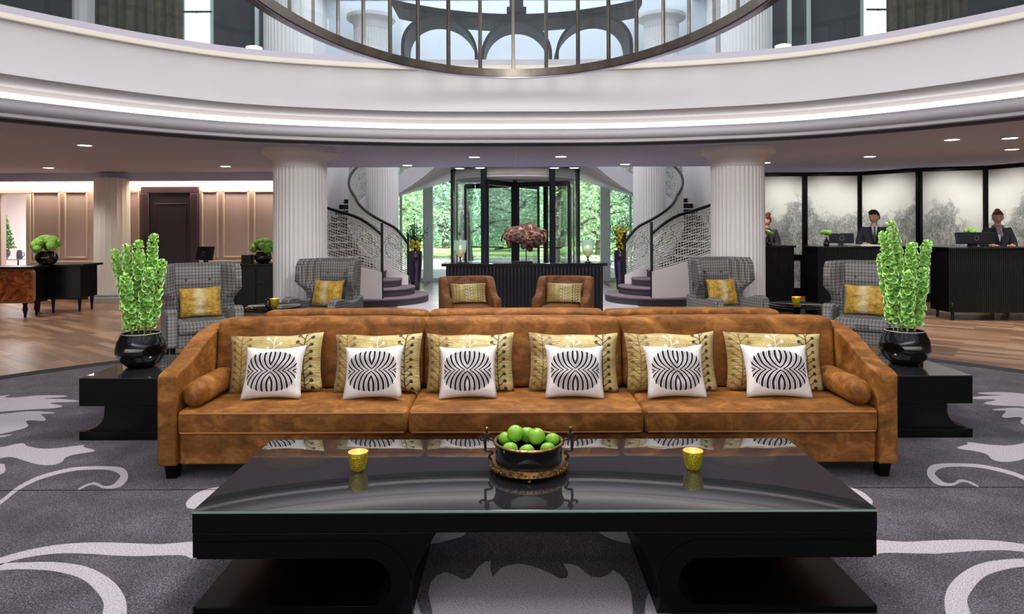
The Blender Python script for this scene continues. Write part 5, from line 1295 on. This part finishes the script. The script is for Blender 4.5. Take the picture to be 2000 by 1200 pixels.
def person(label,loc,rz,hgt,female,headrot,headtilt,hair,lookx=0):
    k=hgt/1.75
    p=thing('person',label,'person',loc,rz,None)
    S=lambda v: tuple(c*k for c in v)
    # ---- joints (front towards -y)
    sw=.19 if not female else .17
    J={'pel':(0,0,.95),'wst':(0,-.005,1.10),'chs':(0,-.005,1.30),'nb':(0,0,1.46),'nk':(0,-.015,1.53),'hd':(0,-.02,1.58)}
    V=[];E=[];Rd=[]; ix={}
    def a(n,pos,r,par=None):
        ix[n]=len(V); V.append(S(pos)); Rd.append(tuple(x*k for x in r) if isinstance(r,tuple) else r*k)
        if par: E.append((ix[par],ix[n]))
    a('pel',J['pel'],(.155,.11)); a('wst',J['wst'],(.135,.10),'pel'); a('chs',J['chs'],(.15,.105),'wst'); a('nb',J['nb'],(.08,.07),'chs'); a('nk',J['nk'],.052,'nb'); a('hd',J['hd'],.055,'nk')
    hands=[]
    for sg in (-1,1):
        t='L' if sg<0 else 'R'
        a('sh'+t,(sg*sw,0,1.42),.052,'chs'); a('el'+t,(sg*(sw+.06),-.03,1.15),.046,'sh'+t); a('wr'+t,(sg*(sw-.02),-.26,1.165),.03,'el'+t); a('pm'+t,(sg*(sw-.045),-.335,1.172),(.040,.018),'wr'+t)
        a('hp'+t,(sg*.09,0,.88),.095,'pel'); a('kn'+t,(sg*.10,-.01,.50),.062,'hp'+t); a('an'+t,(sg*.10,.01,.09),.042,'kn'+t); a('ft'+t,(sg*.11,-.13,.035),(.04,.03),'an'+t)
        base=Vector((sg*(sw-.045),-.34,1.172)); hands.append((sg,base))
    Vv,Ff=skinmesh(V,E,Rd)
    body=MB(); body.add(Vv,Ff)
    for sg,b in hands:   # five bent fingers
        for j,(dx,L) in enumerate(((-.030,.062),(-.011,.072),(.009,.068),(.028,.052))):
            q=b+Vector((dx,0,0)); pts=[q,q+Vector((dx*.15,-L*.45,.008)),q+Vector((dx*.25,-L*.8,-.004)),q+Vector((dx*.3,-L*1.0,-.018))]
            body.tube([S(t) for t in crom(pts,3)],[.0092*k*(1-.25*i/9) for i in range(10)],8)
        q=b+Vector((-sg*.032,.035,.0)); pts=[q,q+Vector((-sg*.025,-.02,-.002)),q+Vector((-sg*.034,-.05,-.008)),q+Vector((-sg*.030,-.068,-.012))]
        body.tube([S(t) for t in crom(pts,3)],[.0105*k*(1-.25*i/9) for i in range(10)],8)
    # ---- head: sculpted ball, turned on the neck
    HM=Matrix.Translation(S((0,-.025,1.645)))@Matrix.Rotation(headrot,4,'Z')@Matrix.Rotation(headtilt,4,'X')
    def hf(d):
        x,y,z=d.x,d.y,d.z; s=1.0
        return s
    hv=MB(); hv.sphere((0,0,0),1,36,28)
    out=[]
    for x,y,z in hv.v:
        X_,Y_,Z_=x*.076,y*.096,z*.118
        if z<0: 
            f=1-.30*(-z)**1.5; X_*=f; 
            if y>0: Y_*=1-.30*(-z)
            else: Y_*=1-.04*(-z)
        if y<-.3: # face details
            fx=X_; fz=Z_
            Y_+= .010*exp(-((abs(fx)-.031)/.015)**2-((fz-.004)/.012)**2)     # eye sockets
            Y_-= .006*exp(-((fz-.026)/.010)**2-(fx/.05)**4)                      # brow ridge
            Y_-= .022*exp(-(fx/.011)**2-((fz+.022)/.020)**2)                     # nose
            Y_-= .010*exp(-(fx/.009)**2-((fz-.0)/.022)**2)
            Y_-= .007*exp(-(fx/.024)**2-((fz+.058)/.010)**2)                     # mouth
            Y_-= .010*exp(-(fx/.022)**2-((fz+.094)/.016)**2)                     # chin
            Y_-= .004*exp(-((abs(fx)-.042)/.018)**2-((fz+.02)/.02)**2)           # cheeks
        out.append(HM@(Vector((X_,Y_,Z_))*k))
    body.add(out,hv.f)
    for sg in (-1,1): body.sphere(HM@(Vector((sg*.076,.008,-.005))*k),(.012*k,.020*k,.032*k),12,10,M=HM.to_3x3()@Matrix.Rotation(sg*.35,3,'Z'))
    o=body.build('body',SKIN,p,smooth=70)
    def hp_(v): return HM@(Vector(v)*k)
    eyes=MB()
    for sg in (-1,1):
        eyes.sphere(hp_((sg*.031,-.0805,.003)),(.0115*k,.0115*k,.0075*k),12,8,0); eyes.sphere(hp_((sg*.031,-.0885,.002)),.0050*k,10,6,1)
    eyes.build('eyes',[EYEW,EYEI],p,smooth=60)
    fb=MB()
    for sg in (-1,1): fb.tube([hp_((sg*x,y,z)) for x,y,z in ((.014,-.0985,.024),(.030,-.0975,.029),(.048,-.086,.024))],.0035*k,6)
    fb.build('eyebrows',BROW,p,smooth=60)
    lp_=MB(); lp_.tube([hp_((x,y,z)) for x,y,z in ((-.024,-.088,-.058),(-.010,-.101,-.055),(0,-.1035,-.0565),(.010,-.101,-.055),(.024,-.088,-.058))],[.002*k,.005*k,.0055*k,.005*k,.002*k],8); lp_.build('lips',LIP,p,smooth=60)
    hr=MB(); hh=MB(); hh.sphere((0,0,0),1,40,28); keep=[]
    for x,y,z in hh.v:
        X_,Y_,Z_=x*.084,y*.104+.006,z*.124+.006
        wob=1+.05*noise.noise(Vector((x*4,y*4,z*4)))+(.06*noise.noise(Vector((x*9,y*9,z*7))) if not female else .012*noise.noise(Vector((x*3,y*20,z*3))))
        keep.append(hp_((X_*wob,Y_*wob,Z_*wob)))
    fs=[f for f in hh.f if all((hh.v[i][2]>.42 or (hh.v[i][1]>.02 and hh.v[i][2]>-.45) or (hh.v[i][1]>-.32 and hh.v[i][2]>.12)) for i in f)]
    hr.add(keep,fs)
    if female:
        hr.sphere(hp_((.0,.085,.105)),(.042*k,.042*k,.038*k),16,10)
    else:
        rn=random.Random(3)
        for j in range(26):
            a=rn.uniform(-1.2,1.2); r0=hp_((.06*sin(a)*1.1,-.06*cos(a)+.0,.088+rn.uniform(-.01,.02))); r1=hp_((.07*sin(a)*1.1,-.088*cos(a),.080+rn.uniform(-.02,.03))); hr.tube(crom([hp_((.03*sin(a),.0,.122)),r0,r1],4),[.016*k*(1-.8*i/8) for i in range(9)],6)
    hr.build('hair',hair,p,smooth=70,solid=.006)
    # ---- clothes
    def sub(names,grow,edges):
        vs=[V[ix[n]] for n in names]; rr=[]
        for n in names:
            r=Rd[ix[n]]; rr.append(tuple(x+grow*k for x in r) if isinstance(r,tuple) else r+grow*k)
        es=[(names.index(a_),names.index(b_)) for a_,b_ in edges]
        return vs,es,rr
    nm=['chs','wst','pel','nb','shL','elL','wrL','shR','elR','wrR']
    vs,es,rr=sub(nm,.024,[('pel','wst'),('wst','chs'),('chs','nb'),('chs','shL'),('shL','elL'),('elL','wrL'),('chs','shR'),('shR','elR'),('elR','wrR')])
    vs[3]=S((0,.012,1.445)); rr[3]=(.085*k,.075*k)
    a_,b_=skinmesh(vs,es,rr); mb=MB(); mb.add(a_,b_); mb.build('jacket',SUIT,p,smooth=70)
    nm=['pel','hpL','knL','anL','hpR','knR','anR']
    vs,es,rr=sub(nm,.016,[('pel','hpL'),('hpL','knL'),('knL','anL'),('pel','hpR'),('hpR','knR'),('knR','anR')])
    a_,b_=skinmesh(vs,es,rr); mb=MB(); mb.add(a_,b_); mb.build('trousers',SUIT,p,smooth=70)
    for sg in (-1,1):
        mb=MB(); mb.sphere(S((sg*.11,-.06,.045)),(.052*k,.13*k,.05*k),14,10); mb.build('shoe',SHOE,p,smooth=70)
    # shirt front, collar, tie or scarf
    mb=MB(); yf=-.142
    A=[S((x,y,z)) for x,y,z in ((-.055,-.105,1.475),(0,-.112,1.45),(.055,-.105,1.475),(.035,-.139,1.36),(0,-.150,1.20),(-.035,-.139,1.36))]
    mb.add(A,[(0,1,4,5),(1,2,3,4)]); mb.tube([S((.060*sin(a),-.012-.060*cos(a)*1.1,1.478-.014*cos(a))) for a in [R(20*i) for i in range(18)]],.011*k,8,closed=True)
    mb.build('shirt',SHIRT,p,smooth=60,solid=.006)
    if not female:
        mb=MB(); mb.prism([(-.016*k,1.475*k),(.016*k,1.475*k),(.013*k,1.445*k),(.026*k,1.24*k),(0,1.20*k),(-.026*k,1.24*k),(-.013*k,1.445*k)],'y',-.168*k,-.158*k); o=mb.build('tie',TIE,p,bevel=.004)
        for v in o.data.vertices: v.co.y+= .055*k*max(0,(v.co.z/k-1.30)/.17)*.7
    else:
        mb=MB(); mb.tube([S((.070*sin(a),-.014-.075*cos(a),1.490+.02*cos(a))) for a in [R(20*i) for i in range(18)]],.020*k,8,closed=True)
        mb.tube(crom([S(v) for v in ((-.03,-.10,1.475),(.0,-.135,1.43),(.03,-.158,1.38),(.03,-.165,1.32))],4),[.020*k*(1-.5*i/12) for i in range(13)],8)
        mb.tube(crom([S(v) for v in ((.03,-.11,1.475),(.0,-.15,1.44),(-.03,-.16,1.38))],4),.016*k,8)
        mb.build('scarf',SCARF,p,smooth=60)
    for sg in (-1,1): # lapels
        mb=MB(); mb.sheet([[S(v) for v in ((sg*.075,-.085,1.475),(sg*.07,-.150,1.36),(sg*.012,-.168,1.19))],[S(v) for v in ((sg*.045,-.108,1.47),(sg*.03,-.160,1.36),(sg*.0,-.166,1.20))]]); mb.build('lapel',SUIT,p,smooth=60,solid=.008)
    return p
person('person with a hair bun, dark suit and pink scarf, standing at the far right desk',(X(1948,11.88),11.88,0),R(-22),1.74,True,R(-8),R(10),HAIRA)
person('person in dark suit and navy tie looking down, standing at the middle desk',(X(1707,12.48),12.48,0),R(-24),1.76,False,R(-34),R(10),HAIRD)
person('person with auburn bun half hidden by the right white column',(X(1497,13.1),13.1,0),R(-35),1.70,True,R(-40),R(16),HAIRA)
# ================================================================== light
W=bpy.data.worlds.new('world'); SC.world=W; W.use_nodes=True
nt=W.node_tree; bg=nt.nodes['Background']
sk=nt.nodes.new('ShaderNodeTexSky'); sk.sky_type='NISHITA'; sk.sun_elevation=R(48); sk.sun_rotation=R(200); sk.sun_disc=False; sk.air_density=1.2; sk.dust_density=2.0
hs=nt.nodes.new('ShaderNodeHueSaturation'); hs.inputs['Saturation'].default_value=.3; nt.links.new(sk.outputs[0],hs.inputs['Color']); nt.links.new(hs.outputs[0],bg.inputs[0]); bg.inputs[1].default_value=.36
def lamp(name,kind,loc,power,col=(1,1,1),size=.2,sizey=None,rot=(0,0,0),spot=None,blend=.6):
    l=bpy.data.lights.new(name,kind); l.energy=power; l.color=col
    if kind=='AREA':
        l.size=size
        if sizey: l.shape='RECTANGLE'; l.size_y=sizey
    elif kind in ('POINT','SPOT'): l.shadow_soft_size=size
    if kind=='SPOT': l.spot_size=R(spot or 90); l.spot_blend=blend
    if kind=='SUN': l.angle=R(size)
    o=bpy.data.objects.new(name,l); COL.objects.link(o); o.location=loc; o.rotation_euler=rot; return o
lamp('sun','SUN',(0,30,30),19,(1,.95,.86),2,rot=(R(38),R(12),0))
# skylight of the atrium
lamp('atrium_skylight','AREA',(XC,3.6,8.5),700,(.97,.98,1),8,9)
# area lamps added under the upper ceiling to brighten entrance void and gallery
lamp('entrance_void_light','AREA',(XC,15.9,6.6),300,(.92,.95,1),8,4.5)
lamp('gallery_fill','AREA',(XC,11.6,6.6),260,(.95,.97,1),9,1.6)
# spots behind the downlight lenses
k=0
for x,y,w in DL:
    X_,Y_=dpos(x,y)
    lamp('downlight_lamp','SPOT',(X_,Y_,2.60),95,(1,.95,.89),.06,spot=125,blend=.8); k+=1
# mural wall washers
for k,((ax,ay),(bx,by)) in enumerate(MV2):
    d=Vector((bx-ax,by-ay,0)).normalized(); n=Vector((d.y,-d.x,0)); m=Vector(((ax+bx)/2,(ay+by)/2,0))+n*.8
    lamp('mural_spot','SPOT',(m.x,m.y,2.58),38,(1,.97,.92),.05,rot=(R(30),0,math.atan2(-n.x*-1,n.y*-1) if False else math.atan2(d.y,d.x)),spot=130,blend=1.0)
# point light added inside the oval lantern to brighten columns and ring
lamp('lantern_fill_lamp','POINT',(.02,4.87,3.62),360,(1,.96,.92),.35)
# bright room at the left
lamp('dining_room_light','AREA',(-10.8,16.8,2.6),420,(.95,.97,1),3,3)
# unseen spots without fixtures, added to fill the lobby with light
for x,y in ((-8,8),(-8,4.5),(-8,1),(8.2,8),(8.2,4.5),(8.2,1),(-6.5,10.6),(6.8,10.4),(-8.5,11.2),(8.6,10.3)):
    lamp('lobby_fill_spot','SPOT',(x,y,2.60),120,(1,.95,.89),.06,spot=125,blend=.8)
VS=SC.view_settings; SC.display_settings.display_device='sRGB'; VS.view_transform='Standard'; VS.look='None'; VS.gamma=1; VS.exposure=0.0; VS.use_curve_mapping=False
SC.cycles.use_denoising=True
SC.cycles.max_bounces=8; SC.cycles.diffuse_bounces=4; SC.cycles.glossy_bounces=4; SC.cycles.transmission_bounces=6; SC.cycles.transparent_max_bounces=16
SC.cycles.sample_clamp_indirect=6; SC.cycles.caustics_reflective=False; SC.cycles.caustics_refractive=False
